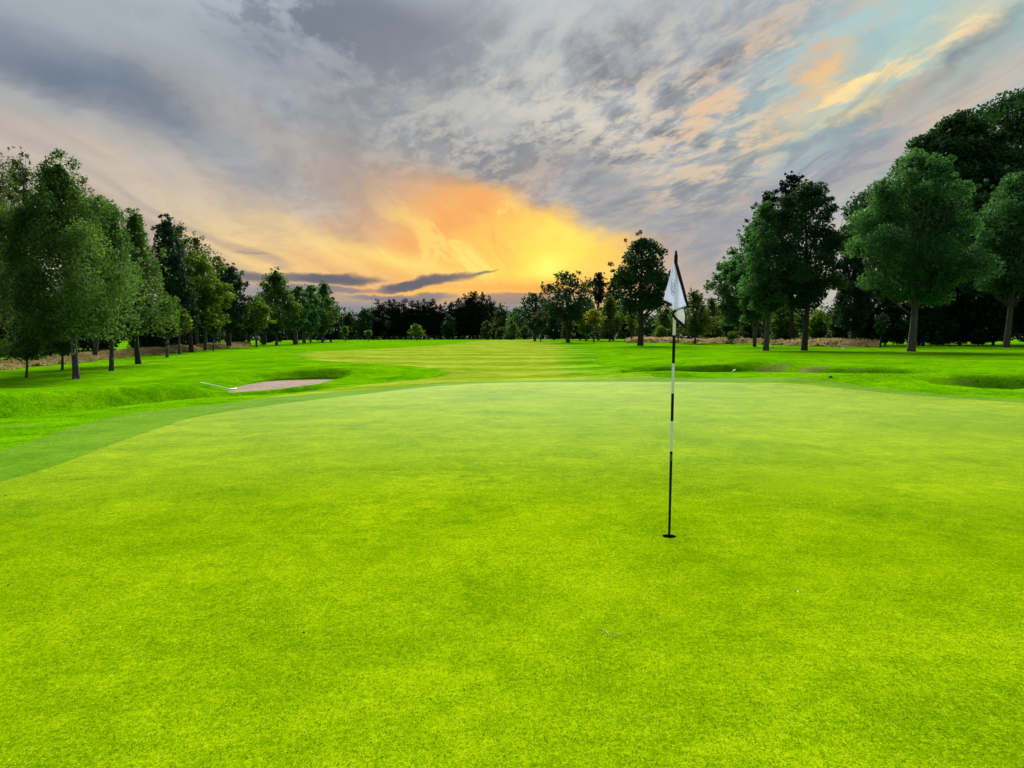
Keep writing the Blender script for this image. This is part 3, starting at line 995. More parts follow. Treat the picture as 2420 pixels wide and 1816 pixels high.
def grow(seed, sp, H, crown_lo, R0, dist, trunk_r=None, bark=None, stems=1, offset=(0, 0), lean=0.0, full=1.0, holes=0.0):
    """crown and trunk meshes of one tree, base at the origin; dist sets the leaf size that still reads"""
    R = np.random.default_rng(seed)
    s = SPEC[sp]
    hc = H - crown_lo
    leaf = float(np.clip(0.0031 * dist, 0.07, 0.62))
    conif = s['p'] == 'cone'
    area = hc * R0 * 2 * 0.75
    n_leaf = int(area / (leaf * leaf * 0.275) * 5.2 * s['full'] * full)
    if n_leaf > 60000:
        leaf *= min(1.5, math.sqrt(n_leaf / 60000))
    n_leaf = int(np.clip(n_leaf, 300, 60000))
    ph = R.uniform(0, 6.28, 4)
    g = Geo()
    tr = (trunk_r or max(0.06, 0.021 * H)) * 0.87
    ox, oy = offset
    # trunk line(s)
    top = np.array([ox * 0.55 + lean * H, oy * 0.55, H * (0.93 if not conif else 0.99)])
    tt = np.linspace(0, 1, 9)
    bow = R.normal(0, 0.012 * H, 2)

    def trunk_at(t):
        t = np.asarray(t)
        return np.stack([top[0] * t ** 2.0 + bow[0] * np.sin(t * 5), top[1] * t ** 2.0 + bow[1] * np.sin(t * 4 + 1), top[2] * t], -1)
    if stems == 1:
        rad = tr * np.clip(1 - tt * 0.93, 0.05, 1) ** 0.85
        rad[0] *= 1.2
        line = trunk_at(tt)
        line = np.vstack([line[:1] + [0, 0, -0.25], line[:1] + [0, 0, 0.02], trunk_at(np.array([0.03])), line[1:]])
        rad = np.concatenate([[rad[0] * 1.1, rad[0], tr * 1.04], rad[1:]])
        g.tube(line, rad, 9)
    else:
        for k in range(stems):
            an = 6.28 * k / stems + R.uniform(-.5, .5)
            sp_ = R.uniform(0.16, 0.3) * R0
            e = np.array([math.cos(an) * sp_ * 2.2, math.sin(an) * sp_ * 1.4, H * R.uniform(0.62, 0.8)])
            t5 = np.linspace(0, 1, 6)[:, None]
            line = np.hstack([e[:2] * t5 ** 1.5, e[2] * t5 - 0.2 * (t5 == 0)])
            g.tube(line, tr * 0.62 * (1 - t5[:, 0] * 0.85), 7)
    # clump centres
    if conif:
        ntier = int(max(12, H * 1.1))
        tz = np.linspace(0.0, 0.985, ntier)
        cl, cr_, cz = [], [], []
        for t in tz:
            rr = R0 * (profile('cone', t) if sp == 'spruce' else 1.12 * np.clip(1 - t, 0, 1) ** 0.5 * np.clip(0.75 + t, 0, 1)) * R.uniform(0.7, 1.15)
            nb = int(max(3, 9 * (1 - t) + 2))
            for k in range(nb):
                an = R.uniform(0, 6.28)
                m = 3 if t < 0.7 else 2
                for q in range(m):
                    f = (q + 0.7) / m
                    cl.append((math.cos(an) * rr * f, math.sin(an) * rr * f, crown_lo + t * hc - s['droop'] * rr * f * 0.35 + R.normal(0, 0.25)))
                    cr_.append(rr * 0.32 + 0.45)
        cc, cs = np.array(cl), np.array(cr_)
        cc[:, :2] += trunk_at(np.clip(cc[:, 2] / H, 0, 1))[:, :2]
        wt = cs ** 2
    else:
        ncl = int(np.clip(area / (R0 * s['cs']) ** 2 * 0.85, 34, 170))
        nspr = int(ncl * s['spr'] * 1.6)
        t = R.beta(1.0, 1.1, ncl)
        th = R.uniform(0, 6.28, ncl)
        lob = 1 + 0.15 * np.sin(2 * th + ph[0] + 4 * t) + 0.13 * np.sin(3 * th + ph[1] - 7 * t) + R.normal(0, 0.10, ncl)
        rr = R0 * profile(s['p'], t) * lob * R.uniform(0, 1, ncl) ** 0.5 * 0.97
        cc = np.stack([rr * np.cos(th), rr * np.sin(th), crown_lo + hc * (0.05 + 0.90 * t)], -1)
        cs = R0 * s['cs'] * R.uniform(0.55, 1.30, ncl) * (1.12 - 0.35 * t)
        if nspr:                               # twigs that break the outline
            t2 = R.uniform(0.1, 1, nspr) ** 0.7
            th2 = R.uniform(0, 6.28, nspr)
            r2 = R0 * profile(s['p'], t2) * R.uniform(0.88, 1.06, nspr)
            c2 = np.stack([r2 * np.cos(th2), r2 * np.sin(th2), crown_lo + hc * (0.05 + 0.97 * t2)], -1)
            cc = np.vstack([cc, c2])
            cs = np.concatenate([cs, R0 * s['cs'] * R.uniform(0.16, 0.42, nspr)])
        f = np.clip((cc[:, 2] - crown_lo * 0.5) / H, 0, 1)
        cc[:, 0] += ox * np.clip(f * 1.6, 0, 1) + lean * H * f
        cc[:, 1] += oy * np.clip(f * 1.6, 0, 1)
        if holes:
            keep = R.uniform(size=len(cc)) > holes
            cc, cs = cc[keep], cs[keep]
        wt = cs ** 2.1
    pick = R.choice(len(cc), n_leaf, p=wt / wt.sum())
    u = R.normal(size=(n_leaf, 3))
    u /= np.linalg.norm(u, axis=1)[:, None]
    rad = R.uniform(0, 1, n_leaf) ** 0.5
    off = u * rad[:, None] * cs[pick][:, None] * np.array([1, 1, s['flat']])
    if not conif:
        off[:, 2] -= 0.25 * s['flat'] * (np.hypot(off[:, 0], off[:, 1]) ** 2) / cs[pick]
    c = cc[pick] + off
    if s['droop'] and not conif:               # hanging strands gathered on a few lines
        h = R.exponential(1.0, n_leaf) * s['droop'] * cs[pick] * 0.75
        ang = np.round(np.arctan2(off[:, 1], off[:, 0]) * 3) / 3
        m = R.uniform(size=n_leaf) < 0.6
        rr2 = np.round(np.hypot(off[:, 0], off[:, 1]) / (cs[pick] * 0.22)) * cs[pick] * 0.22
        c[m, 0] = cc[pick][m, 0] + np.cos(ang[m]) * rr2[m] + R.normal(0, leaf * 0.5, m.sum())
        c[m, 1] = cc[pick][m, 1] + np.sin(ang[m]) * rr2[m] + R.normal(0, leaf * 0.5, m.sum())
        c[m, 2] -= h[m]
    if not conif:                              # loose inner foliage between the clumps
        m = R.uniform(size=n_leaf) < 0.19
        inner = m
        k = int(m.sum())
        t = R.beta(1.1, 1.2, k)
        th = R.uniform(0, 6.28, k)
        rr = R0 * profile(s['p'], t) * np.sqrt(R.uniform(0, 1, k)) * 0.70
        q = np.stack([rr * np.cos(th), rr * np.sin(th), crown_lo + hc * (0.04 + 0.9 * t)], -1)
        f = np.clip((q[:, 2] - crown_lo * 0.5) / H, 0, 1)
        q[:, 0] += ox * np.clip(f * 1.6, 0, 1) + lean * H * f
        c[m] = q
    floor = crown_lo * 0.9 + np.abs(R.normal(0, 0.10 * crown_lo + 0.05, n_leaf))
    c[:, 2] = np.where(c[:, 2] < floor, floor + (floor - c[:, 2]) * 0.4, c[:, 2])
    tint_c = np.clip(R.normal(0.42, 0.27, len(cc)), 0, 1)
    lsz = np.full(n_leaf, leaf * (1.25 if conif else 1.0))
    if not conif:
        lsz[inner] *= 1.5
    lv, lq = leaves(R, c, lsz, 0.45, 0.34 if conif else 0.58)
    tint = np.repeat(np.clip(tint_c[pick] + R.normal(0, 0.06, n_leaf), 0, 1), 4)
    crown = mesh_np("crown", lv, lq, [s['L']], False, attrs={"tint": tint})
    # limbs
    if not conif:
        nl = int(np.clip(len(cc) * 0.4, 8, 30))
        for i in R.choice(len(cc), min(nl, len(cc)), replace=False):
            e = cc[i]
            t0 = np.clip((e[2] * R.uniform(0.42, 0.72)) / H, crown_lo / H * 0.8, 0.85)
            p0 = trunk_at(np.array([t0]))[0] if stems == 1 else np.array([e[0] * 0.3, e[1] * 0.3, t0 * H])
            mid = (p0 + e) / 2 + np.array([(e[0] - p0[0]) * 0.12, (e[1] - p0[1]) * 0.12, -0.10 * (e[2] - p0[2])])
            s4 = np.linspace(0, 1, 5)[:, None]
            line = p0 * (1 - s4) ** 2 + 2 * mid * s4 * (1 - s4) + e * s4 ** 2
            r0 = tr * 0.34 * (1 - t0 * 0.6)
            g.tube(line, np.linspace(r0, r0 * 0.18, 5), 5, cap=False)
    trunk = g.mesh("trunk", [bark or s['B']])
    return trunk, crown


TREES = []


def plant(name, cat, label, sp, px, base, top, lo, left, right, group=None, d=None, seed=None, shape=None, **kw):
    """a tree where the photograph shows one: px/base foot of the trunk, top/lo/left/right the extent of its crown (photo px); d distance in m where the foot is hidden"""
    if d is None:
        x, y = on_ground(px, base)
        y_ = y
    else:
        x, y_ = (px - CX) / FPX * d, d
    z = gz(x, y_)
    m = y_ / FPX                                # metres per px there
    yb = CY + FPX * math.tan(math.atan2(CAM_H - z, y_) - PITCH)      # row of the foot
    H = (yb - top) * m
    cl = max(0.1, (yb - lo) * m)
    R0 = (right - left) * m * 0.5
    off = ((left + right) * 0.5 - px) * m
    root = empty(name, (x, y_, z))
    tag(root, label, cat, group)
    seed = seed if seed is not None else len(TREES) * 13 + 5
    dist = math.hypot(x, y_)
    if shape is None:
        tr, cr = grow(seed, sp, H, cl, R0, dist, offset=(off, 0), **kw)
        link("trunk", tr, root)
        link("crown", cr, root)
    else:                                       # a copy of an earlier one, resized
        src, h0, r0 = shape
        f = H / h0
        root.scale = (R0 / r0, R0 / r0, f)
        root.rotation_euler = (0, 0, random.uniform(0, 6.28))
        for ch in src.children:
            c = ch.copy()
            COL.objects.link(c)
            c.parent = root
    TREES.append(root)
    return root, H, R0


LB = 'trees along the left of the fairway'
RB = 'trees on the right bank'
FB = 'far trees behind the fairway'
# --- left row, front to back
plant('birch_tree', 'tree', 'large birch with pale peeling trunk, nearest big tree left of the bunker', 'birch', 181, 896, 372, 800, -10, 322, LB, seed=3, trunk_r=0.18, holes=0.06)
plant('young_tree', 'sapling', 'thin sapling on a worn grass ring, left of the big pale birch', 'birch', 61, 893, 735, 850, 0, 112, LB, trunk_r=0.075, full=0.7)
plant('young_tree', 'sapling', 'thin sapling standing just left of and behind the big pale birch trunk', 'birch', 147, 875, 690, 835, 98, 205, LB, trunk_r=0.09, full=0.8)
plant('birch_tree', 'tree', 'birch with dark blotched trunk, second trunk right of the big pale birch', 'birch', 262, 877, 470, 792, 190, 345, LB, trunk_r=0.16)
plant('birch_tree', 'tree', 'bushy drooping birch with dark straight trunk between blotched birch and slim white birch', 'birch', 325, 861, 498, 790, 240, 415, LB, seed=41, trunk_r=0.22, bark=M_BARK_D)
plant('birch_tree', 'tree', 'slim white-stemmed birch with small pale green crown, leaning slightly', 'pbirch', 396, 845, 692, 795, 362, 428, LB, trunk_r=0.15, lean=-0.03)
plant('birch_tree', 'tree', 'short pale birch with spreading crown beside the slim white birch', 'pbirch', 424, 838, 733, 785, 398, 468, LB, trunk_r=0.17, lean=0.02)
plant('broadleaf_tree', 'tree', 'tall dark tree behind the two small pale birches', 'doak', 450, 830, 516, 780, 345, 455, LB, d=82, trunk_r=0.3)
plant('poplar_tree', 'tree', 'airy pale poplar on the far left edge, tallest of the left trees', 'poplar', -30, 860, 335, 800, -110, 60, LB, d=52, trunk_r=0.26)
plant('poplar_tree', 'tree', 'airy pale poplar behind the big birch, second from the left edge', 'poplar', 72, 850, 362, 780, 10, 112, LB, d=60, trunk_r=0.26)
plant('poplar_tree', 'tree', 'thin-topped poplar rising behind the right shoulder of the big birch', 'poplar', 225, 850, 455, 780, 160, 290, LB, d=66, trunk_r=0.24)
plant('poplar_tree', 'tree', 'grey-green poplar top right behind the tall dark tree', 'poplar', 424, 830, 524, 770, 385, 462, LB, d=96, trunk_r=0.26)
plant('poplar_tree', 'tree', 'airy grey poplar in the middle of three see-through tops', 'poplar', 470, 828, 552, 770, 432, 506, LB, d=104, trunk_r=0.26)
plant('poplar_tree', 'tree', 'smallest airy poplar top, just left of the dark round-shouldered tree', 'poplar', 522, 826, 598, 770, 492, 545, LB, d=112, trunk_r=0.24)
plant('broadleaf_tree', 'tree', 'broad mid-green tree with low skirts behind the thin pale stem', 'lime', 486, 828, 598, 778, 410, 548, LB, d=90, seed=77, trunk_r=0.24)
plant('young_tree', 'sapling', 'thin pale stem with a wispy crown in front of the broad mid-green tree', 'lime', 504, 830, 742, 792, 486, 528, LB, trunk_r=0.10, full=0.7)
plant('broadleaf_tree', 'tree', 'dark round-shouldered tree with thick black trunk, left of the low forked tree', 'doak', 543, 824, 627, 778, 500, 598, LB, d=104, trunk_r=0.42)
plant('small_tree', 'tree', 'low spreading green tree with forked pale stems at its foot', 'fan', 606, 821, 711, 778, 566, 655, LB, stems=3, trunk_r=0.22)
plant('broadleaf_tree', 'tree', 'dark small-crowned tree half hidden behind the low forked tree', 'doak', 589, 819, 720, 785, 560, 625, LB, d=120, trunk_r=0.36)
plant('birch_tree', 'tree', 'tall see-through birch with white speckled trunk and hazy pointed top', 'birch', 654, 818, 634, 785, 598, 712, LB, d=122, trunk_r=0.26, holes=0.12)
plant('broadleaf_tree', 'tree', 'dark thick-trunked tree hidden behind the see-through birch', 'doak', 624, 818, 690, 785, 590, 650, LB, d=132, trunk_r=0.5)
plant('broadleaf_tree', 'tree', 'dark green tree between the see-through birch and the far white-stemmed birches', 'oak', 699, 813, 676, 782, 672, 742, LB, d=128, trunk_r=0.5)
plant('broadleaf_tree', 'tree', 'small dark tree with a side limb, left of the far white stems', 'oak', 719, 811, 672, 782, 702, 768, LB, d=140, trunk_r=0.36)
plant('birch_tree', 'tree', 'far slim birch with white stem near the end of the left row', 'birch', 735, 810, 700, 785, 716, 760, LB, d=142, trunk_r=0.22)
plant('birch_tree', 'tree', 'last white-stemmed birch of the left row, pointed drooping crown', 'birch', 762, 808, 667, 790, 732, 800, LB, d=150, trunk_r=0.3)
plant('spruce_tree', 'tree', 'dark spruce with drooping tips behind the last white-stemmed birch', 'spruce', 782, 807, 684, 800, 748, 816, LB, d=158)
plant('young_tree', 'sapling', 'tiny pale sapling standing alone just right of the dark spruce', 'lime', 817, 805, 772, 793, 810, 824, LB, d=150, trunk_r=0.10, full=0.6)
plant('young_tree', 'sapling', 'tiny pale sapling at the left foot of the dark conifer block', 'lime', 872, 804, 782, 794, 866, 877, LB, d=165, trunk_r=0.10, full=0.6)
# shrubs and shade behind the left row
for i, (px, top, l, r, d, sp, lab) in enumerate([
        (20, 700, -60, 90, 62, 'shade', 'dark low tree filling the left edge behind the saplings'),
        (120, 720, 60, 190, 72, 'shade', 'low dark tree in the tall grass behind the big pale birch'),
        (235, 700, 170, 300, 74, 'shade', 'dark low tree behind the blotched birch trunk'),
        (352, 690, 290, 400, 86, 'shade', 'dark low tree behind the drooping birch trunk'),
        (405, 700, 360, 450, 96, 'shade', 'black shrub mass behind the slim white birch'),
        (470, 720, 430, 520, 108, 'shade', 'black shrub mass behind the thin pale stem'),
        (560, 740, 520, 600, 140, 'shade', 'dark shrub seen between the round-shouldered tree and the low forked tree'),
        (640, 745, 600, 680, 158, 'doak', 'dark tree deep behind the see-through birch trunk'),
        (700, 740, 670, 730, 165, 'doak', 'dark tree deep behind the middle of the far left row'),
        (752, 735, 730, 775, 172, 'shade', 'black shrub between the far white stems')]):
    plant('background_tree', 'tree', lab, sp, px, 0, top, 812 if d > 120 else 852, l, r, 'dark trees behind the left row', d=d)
plant('small_tree', 'tree', 'crooked forked small tree standing in the tall grass at far left', 'oak', 85, 855, 740, 835, 50, 130, LB, d=60, stems=2, trunk_r=0.2)

# --- far end: conifer blocks
cone_proto = {}
pos1 = [(893, 711), (908, 716), (922, 710), (932, 709), (945, 718), (957, 709), (974, 712), (989, 712), (1003, 710), (1014, 718), (1025, 709), (1042, 720), (1053, 732), (880, 728)]
pos2 = [(1070, 716), (1084, 707), (1098, 699), (1112, 693), (1126, 692), (1141, 692), (1156, 703), (1167, 716), (1118, 704), (1150, 712)]
names1 = ['left end of the far conifer row, tall slim top', 'second slim top from the left end of the far conifer row', 'twin top left of centre in the far conifer row', 'twin top right beside its sister in the far conifer row', 'lower top between two taller ones in the far conifer row',
          'broad top at the centre of the far conifer row', 'slim top just left of the bright little tree below', 'slim top straight above the bright little round tree', 'top right of the bright little round tree', 'low top in the dip right of the bright little tree',
          'last tall top of the far conifer row', 'shorter conifer stepping down at the right end of the far row', 'lowest conifer beside the gap in the conifers', 'lowest conifer at the left step of the far row']
names2 = ['thin loose conifer at the left of the right-hand clump', 'second conifer of the rounded clump right of the gap', 'third conifer climbing the rounded clump', 'tall conifer left of the clump summit', 'summit conifer of the rounded clump', 'broad conifer on the right shoulder of the clump summit',
          'slim spiky conifer right of the clump', 'last spiky conifer stepping down to the right of the clump', 'conifer tucked in front of the clump summit', 'conifer behind the grey-green shrub at the clump foot']
protos = []
for i, ((px, top), nm) in enumerate(zip(pos1 + pos2, names1 + names2)):
    d = 262 + (i * 37 % 19)
    w = 23 if i % 3 else 28
    kw = {}
    if len(protos) >= 4:
        kw['shape'] = protos[i % 4]
    root, H, R0 = plant('conifer_tree', 'tree', 'dark conifer, ' + nm, 'fpine', px, 0, top, 792, px - w, px + w, 'dark conifers at the far end of the fairway', d=d, **kw)
    if len(protos) < 4:
        protos.append((root, H, R0))
plant('small_tree', 'tree', 'bright little round tree alone in front of the dark conifers', 'lime', 985, 804, 767, 796, 966, 1005, FB, d=176, seed=9, trunk_r=0.16)
plant('background_tree', 'tree', 'rounded dark evergreen left of the far conifer row', 'doak', 862, 804, 728, 800, 836, 888, FB, d=250)
plant('background_tree', 'tree', 'rounded grey-green tree filling the gap right of the spruce', 'bush', 828, 804, 738, 800, 805, 850, FB, d=258)
plant('background_tree', 'tree', 'low dark tree in the gap between the two conifer blocks', 'doak', 1062, 804, 745, 800, 1042, 1082, FB, d=255)
plant('shrub', 'shrub', 'grey-green rounded shrub at the foot of the conifer clump', 'bush', 1151, 804, 759, 803, 1137, 1166, FB, d=200)
plant('shrub', 'shrub', 'low olive shrub left of the cone-shaped shrub', 'bush', 1181, 803, 772, 802, 1170, 1194, FB, d=190)
plant('shrub', 'shrub', 'cone-shaped olive shrub between two rounded ones', 'willow', 1209, 803, 754, 802, 1189, 1230, FB, d=188)
plant('shrub', 'shrub', 'rounded grey shrub right of the cone-shaped shrub', 'bush', 1240, 803, 772, 802, 1226, 1256, FB, d=185)
plant('background_tree', 'tree', 'olive tree with small point behind the cone-shaped shrub', 'bush', 1182, 803, 724, 800, 1160, 1206, FB, d=235)
plant('background_tree', 'tree', 'mid-green background tree above the rounded grey shrub', 'oak', 1222, 803, 726, 800, 1196, 1256, FB, d=230)
# --- centre right group
plant('broadleaf_tree', 'tree', 'dark spiky-topped tree left of the forked multi-stem tree', 'twiggy', 1264, 803, 692, 782, 1222, 1304, FB, d=150, trunk_r=0.3)
plant('small_tree', 'tree', 'small round-headed tree on several pale forked stems', 'bush', 1278, 804, 733, 776, 1258, 1300, FB, d=140, stems=4, trunk_r=0.2)
plant('broadleaf_tree', 'tree', 'spreading tree with ragged twigs against the glow', 'twiggy', 1343, 804, 645, 762, 1272, 1412, FB, d=120, trunk_r=0.32, seed=17, full=1.15)
plant('broadleaf_tree', 'tree', 'low olive tree under the right side of the ragged tree', 'lime', 1385, 803, 700, 790, 1350, 1420, FB, d=150, trunk_r=0.2)
plant('small_tree', 'tree', 'small yellow-leaved tree on pale forked stems', 'yellow', 1403, 804, 730, 770, 1376, 1430, FB, d=128, stems=3, trunk_r=0.24)
plant('shrub', 'shrub', 'pale bushy sapling growing round the ragged tree trunk', 'bush', 1338, 804, 752, 800, 1322, 1362, FB, d=130)
plant('broadleaf_tree', 'tree', 'feathery pale green tree right of the yellow tree', 'willow', 1440, 803, 700, 802, 1404, 1476, FB, d=138)
plant('broadleaf_tree', 'tree', 'feathery mid-green tree left of the tall dark oak trunk', 'bush', 1478, 803, 718, 800, 1446, 1512, FB, d=142)
plant('pine_tree', 'tree', 'dark rounded pine top against the orange glow', 'pine', 1414, 803, 642, 720, 1392, 1434, FB, d=170, trunk_r=0.3)
plant('background_tree', 'tree', 'dark tree joining the pine top to the tall oak', 'doak', 1448, 803, 652, 790, 1420, 1482, FB, d=165)
plant('background_tree', 'tree', 'dark tree in the black hollow behind the yellow tree', 'doak', 1370, 803, 710, 802, 1330, 1420, FB, d=176)
plant('background_tree', 'tree', 'dark tree behind the ragged tree trunk', 'doak', 1310, 803, 715, 802, 1270, 1345, FB, d=178)
plant('oak_tree', 'tree', 'tall dark oak with clean trunk just left of the flag', 'doak', 1513, 809, 556, 742, 1436, 1598, RB, d=92, seed=52, trunk_r=0.42, full=1.0)
plant('small_tree', 'tree', 'small thin-stemmed tree on two forks left of the oak trunk', 'lime', 1492, 802, 730, 782, 1478, 1508, RB, d=118, stems=2, trunk_r=0.2, full=0.7)
plant('small_tree', 'tree', 'small copper-leaved sapling in the shade left of the forked thin tree', 'red', 1476, 802, 758, 785, 1466, 1488, RB, d=130, trunk_r=0.1)
plant('broadleaf_tree', 'tree', 'olive tree behind the flagstick below the flag', 'willow', 1573, 803, 728, 800, 1540, 1606, RB, d=135)
plant('shrub', 'shrub', 'bright green rounded bush in the pale grass left of the flagstick', 'gbush', 1562, 803, 770, 800, 1544, 1582, RB, d=125)
plant('young_tree', 'sapling', 'thin dark-stemmed young tree just right of the flagstick', 'oak', 1602, 805, 715, 782, 1584, 1624, RB, d=112, trunk_r=0.12, full=0.8)
plant('broadleaf_tree', 'tree', 'wispy light green tree with a leaning stem right of the flag', 'willow', 1642, 811, 684, 790, 1604, 1690, RB, d=104, trunk_r=0.17, lean=-0.08)
plant('broadleaf_tree', 'tree', 'pale feathery background tree right of the leaning tree', 'willow', 1676, 803, 706, 802, 1648, 1712, RB, d=132)
plant('background_tree', 'tree', 'green background tree left of the first bank tree', 'bush', 1716, 803, 730, 802, 1690, 1748, RB, d=138)
plant('shrub', 'shrub', 'rounded grassy bush at the edge of the pale grass', 'gbush', 1730, 803, 783, 803, 1716, 1746, RB, d=96)
# --- right bank
plant('broadleaf_tree', 'tree', 'first bank tree, short forked trunk and wispy left side', 'oak', 1741, 811, 606, 772, 1672, 1790, RB, trunk_r=0.28, seed=23)
plant('broadleaf_tree', 'tree', 'bank tree with V-shaped double trunk', 'oak', 1783, 820, 520, 768, 1722, 1830, RB, stems=2, trunk_r=0.34, seed=29)
plant('broadleaf_tree', 'tree', 'tall bank tree with straight dark trunk and bare twigs at its foot', 'oak', 1810, 829, 470, 752, 1740, 1872, RB, trunk_r=0.28, seed=31)
plant('oak_tree', 'tree', 'tall dark oak with grey double trunk in the middle of the bank', 'doak', 1901, 829, 432, 742, 1800, 1996, RB, trunk_r=0.30, seed=37, holes=0.12)
plant('pine_tree', 'tree', 'black pine top rising behind the two tallest bank trees', 'pine', 1872, 812, 412, 560, 1826, 1902, RB, d=100, trunk_r=0.35)
plant('pine_tree', 'tree', 'lower black pine top at the left shoulder of the bank trees', 'pine', 1806, 812, 452, 580, 1780, 1836, RB, d=100, trunk_r=0.3)
plant('broadleaf_tree', 'tree', 'dark background tree between the dark oak and the large round tree', 'doak', 2010, 815, 500, 790, 1960, 2075, RB, d=88)
plant('oak_tree', 'tree', 'large round mid-green oak with pale lichened trunk on a bare patch', 'oak', 2150, 831, 362, 722, 1984, 2326, RB, seed=61, trunk_r=0.34, full=1.1)
plant('oak_tree', 'tree', 'green oak at the right edge with pale trunk against the black wood', 'oak', 2379, 818, 398, 700, 2276, 2510, RB, d=73, seed=67, trunk_r=0.34)
plant('sycamore_tree', 'tree', 'huge dark sycamore towering at the right edge', 'maple', 2450, 812, 190, 690, 2090, 2800, RB, d=96, seed=71, trunk_r=0.45)
plant('sycamore_tree', 'tree', 'dark sycamore stepping down left of the huge one', 'maple', 2225, 812, 268, 720, 2010, 2450, RB, d=93, seed=73, trunk_r=0.34)
plant('young_tree', 'sapling', 'thin dark stem at the edge of the black wood, left of the lichened trunk', 'doak', 2081, 822, 740, 790, 2060, 2102, RB, trunk_r=0.12, full=0.6)
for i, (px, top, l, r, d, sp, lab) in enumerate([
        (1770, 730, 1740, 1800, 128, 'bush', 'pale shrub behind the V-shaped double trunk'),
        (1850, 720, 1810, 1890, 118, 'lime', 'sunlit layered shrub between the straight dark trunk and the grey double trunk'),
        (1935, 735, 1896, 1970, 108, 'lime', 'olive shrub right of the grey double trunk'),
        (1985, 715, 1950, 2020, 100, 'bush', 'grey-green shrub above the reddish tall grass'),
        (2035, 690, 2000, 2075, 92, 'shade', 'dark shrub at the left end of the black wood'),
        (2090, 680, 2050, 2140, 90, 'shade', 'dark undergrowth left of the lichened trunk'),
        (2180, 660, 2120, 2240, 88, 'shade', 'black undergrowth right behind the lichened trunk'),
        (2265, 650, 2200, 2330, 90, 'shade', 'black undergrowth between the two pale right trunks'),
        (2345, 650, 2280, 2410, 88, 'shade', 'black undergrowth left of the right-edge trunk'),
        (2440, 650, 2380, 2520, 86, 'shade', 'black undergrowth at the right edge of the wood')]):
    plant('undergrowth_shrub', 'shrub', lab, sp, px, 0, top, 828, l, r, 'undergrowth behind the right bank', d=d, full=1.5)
# --- closing wood far behind, so the park does not end in open horizon
M_WOOD = L_OAK_D

# ------------------------------------------------------------------ distant wood: one mass nobody could count
def far_wood():
    R = np.random.default_rng(99)
    cs, rs = [], []
    for az in np.arange(-75, 75, 0.55):
        a = math.radians(az)
        for k in range(4):
            d = R.uniform(300, 345)
            hgt = R.uniform(8.5, 13) * (0.8 if abs(az + 11) < 2 else 1)
            x, y = d * math.sin(a), d * math.cos(a)
            m = 14
            u = R.normal(size=(m, 3)) * np.array([1.8, 1.8, 0.30 * hgt])
            cs.append(np.array([x, y, 1.1 + hgt * 0.5]) + u)
    c = np.concatenate(cs)
    c = np.repeat(c, 10, 0) + R.normal(size=(len(c) * 10, 3)) * 1.0
    c[:, 2] = np.clip(c[:, 2], 1.0, None)
    v, q = leaves(R, c, 1.5)
    me = mesh_np("distant_wood", v, q, [L_OAK_D], False, attrs={"tint": np.repeat(R.uniform(0, 0.7, len(c)), 4)})
    o = link("distant_wood", me)
    tag(o, 'low dark wood closing the horizon beyond the course', None, None, 'stuff')


far_wood()


# ------------------------------------------------------------------ tall grass in the unmown strips
def grass_mat():
    m, T = material("tall_grass")
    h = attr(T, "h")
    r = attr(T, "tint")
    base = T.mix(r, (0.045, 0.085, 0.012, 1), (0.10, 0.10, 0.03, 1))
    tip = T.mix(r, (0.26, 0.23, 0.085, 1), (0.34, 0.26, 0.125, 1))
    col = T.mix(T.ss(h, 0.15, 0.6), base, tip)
    d = T.new('ShaderNodeBsdfDiffuse')
    T.put(d.inputs[0], col)
    t = T.new('ShaderNodeBsdfTranslucent')
    T.put(t.inputs[0], col)
    mx = T.new('ShaderNodeMixShader')
    mx.inputs[0].default_value = 0.4
    T.links.new(d.outputs[0], mx.inputs[1])
    T.links.new(t.outputs[0], mx.inputs[2])
    finish(T, mx.outputs[0])
    return m


M_TALL = grass_mat()


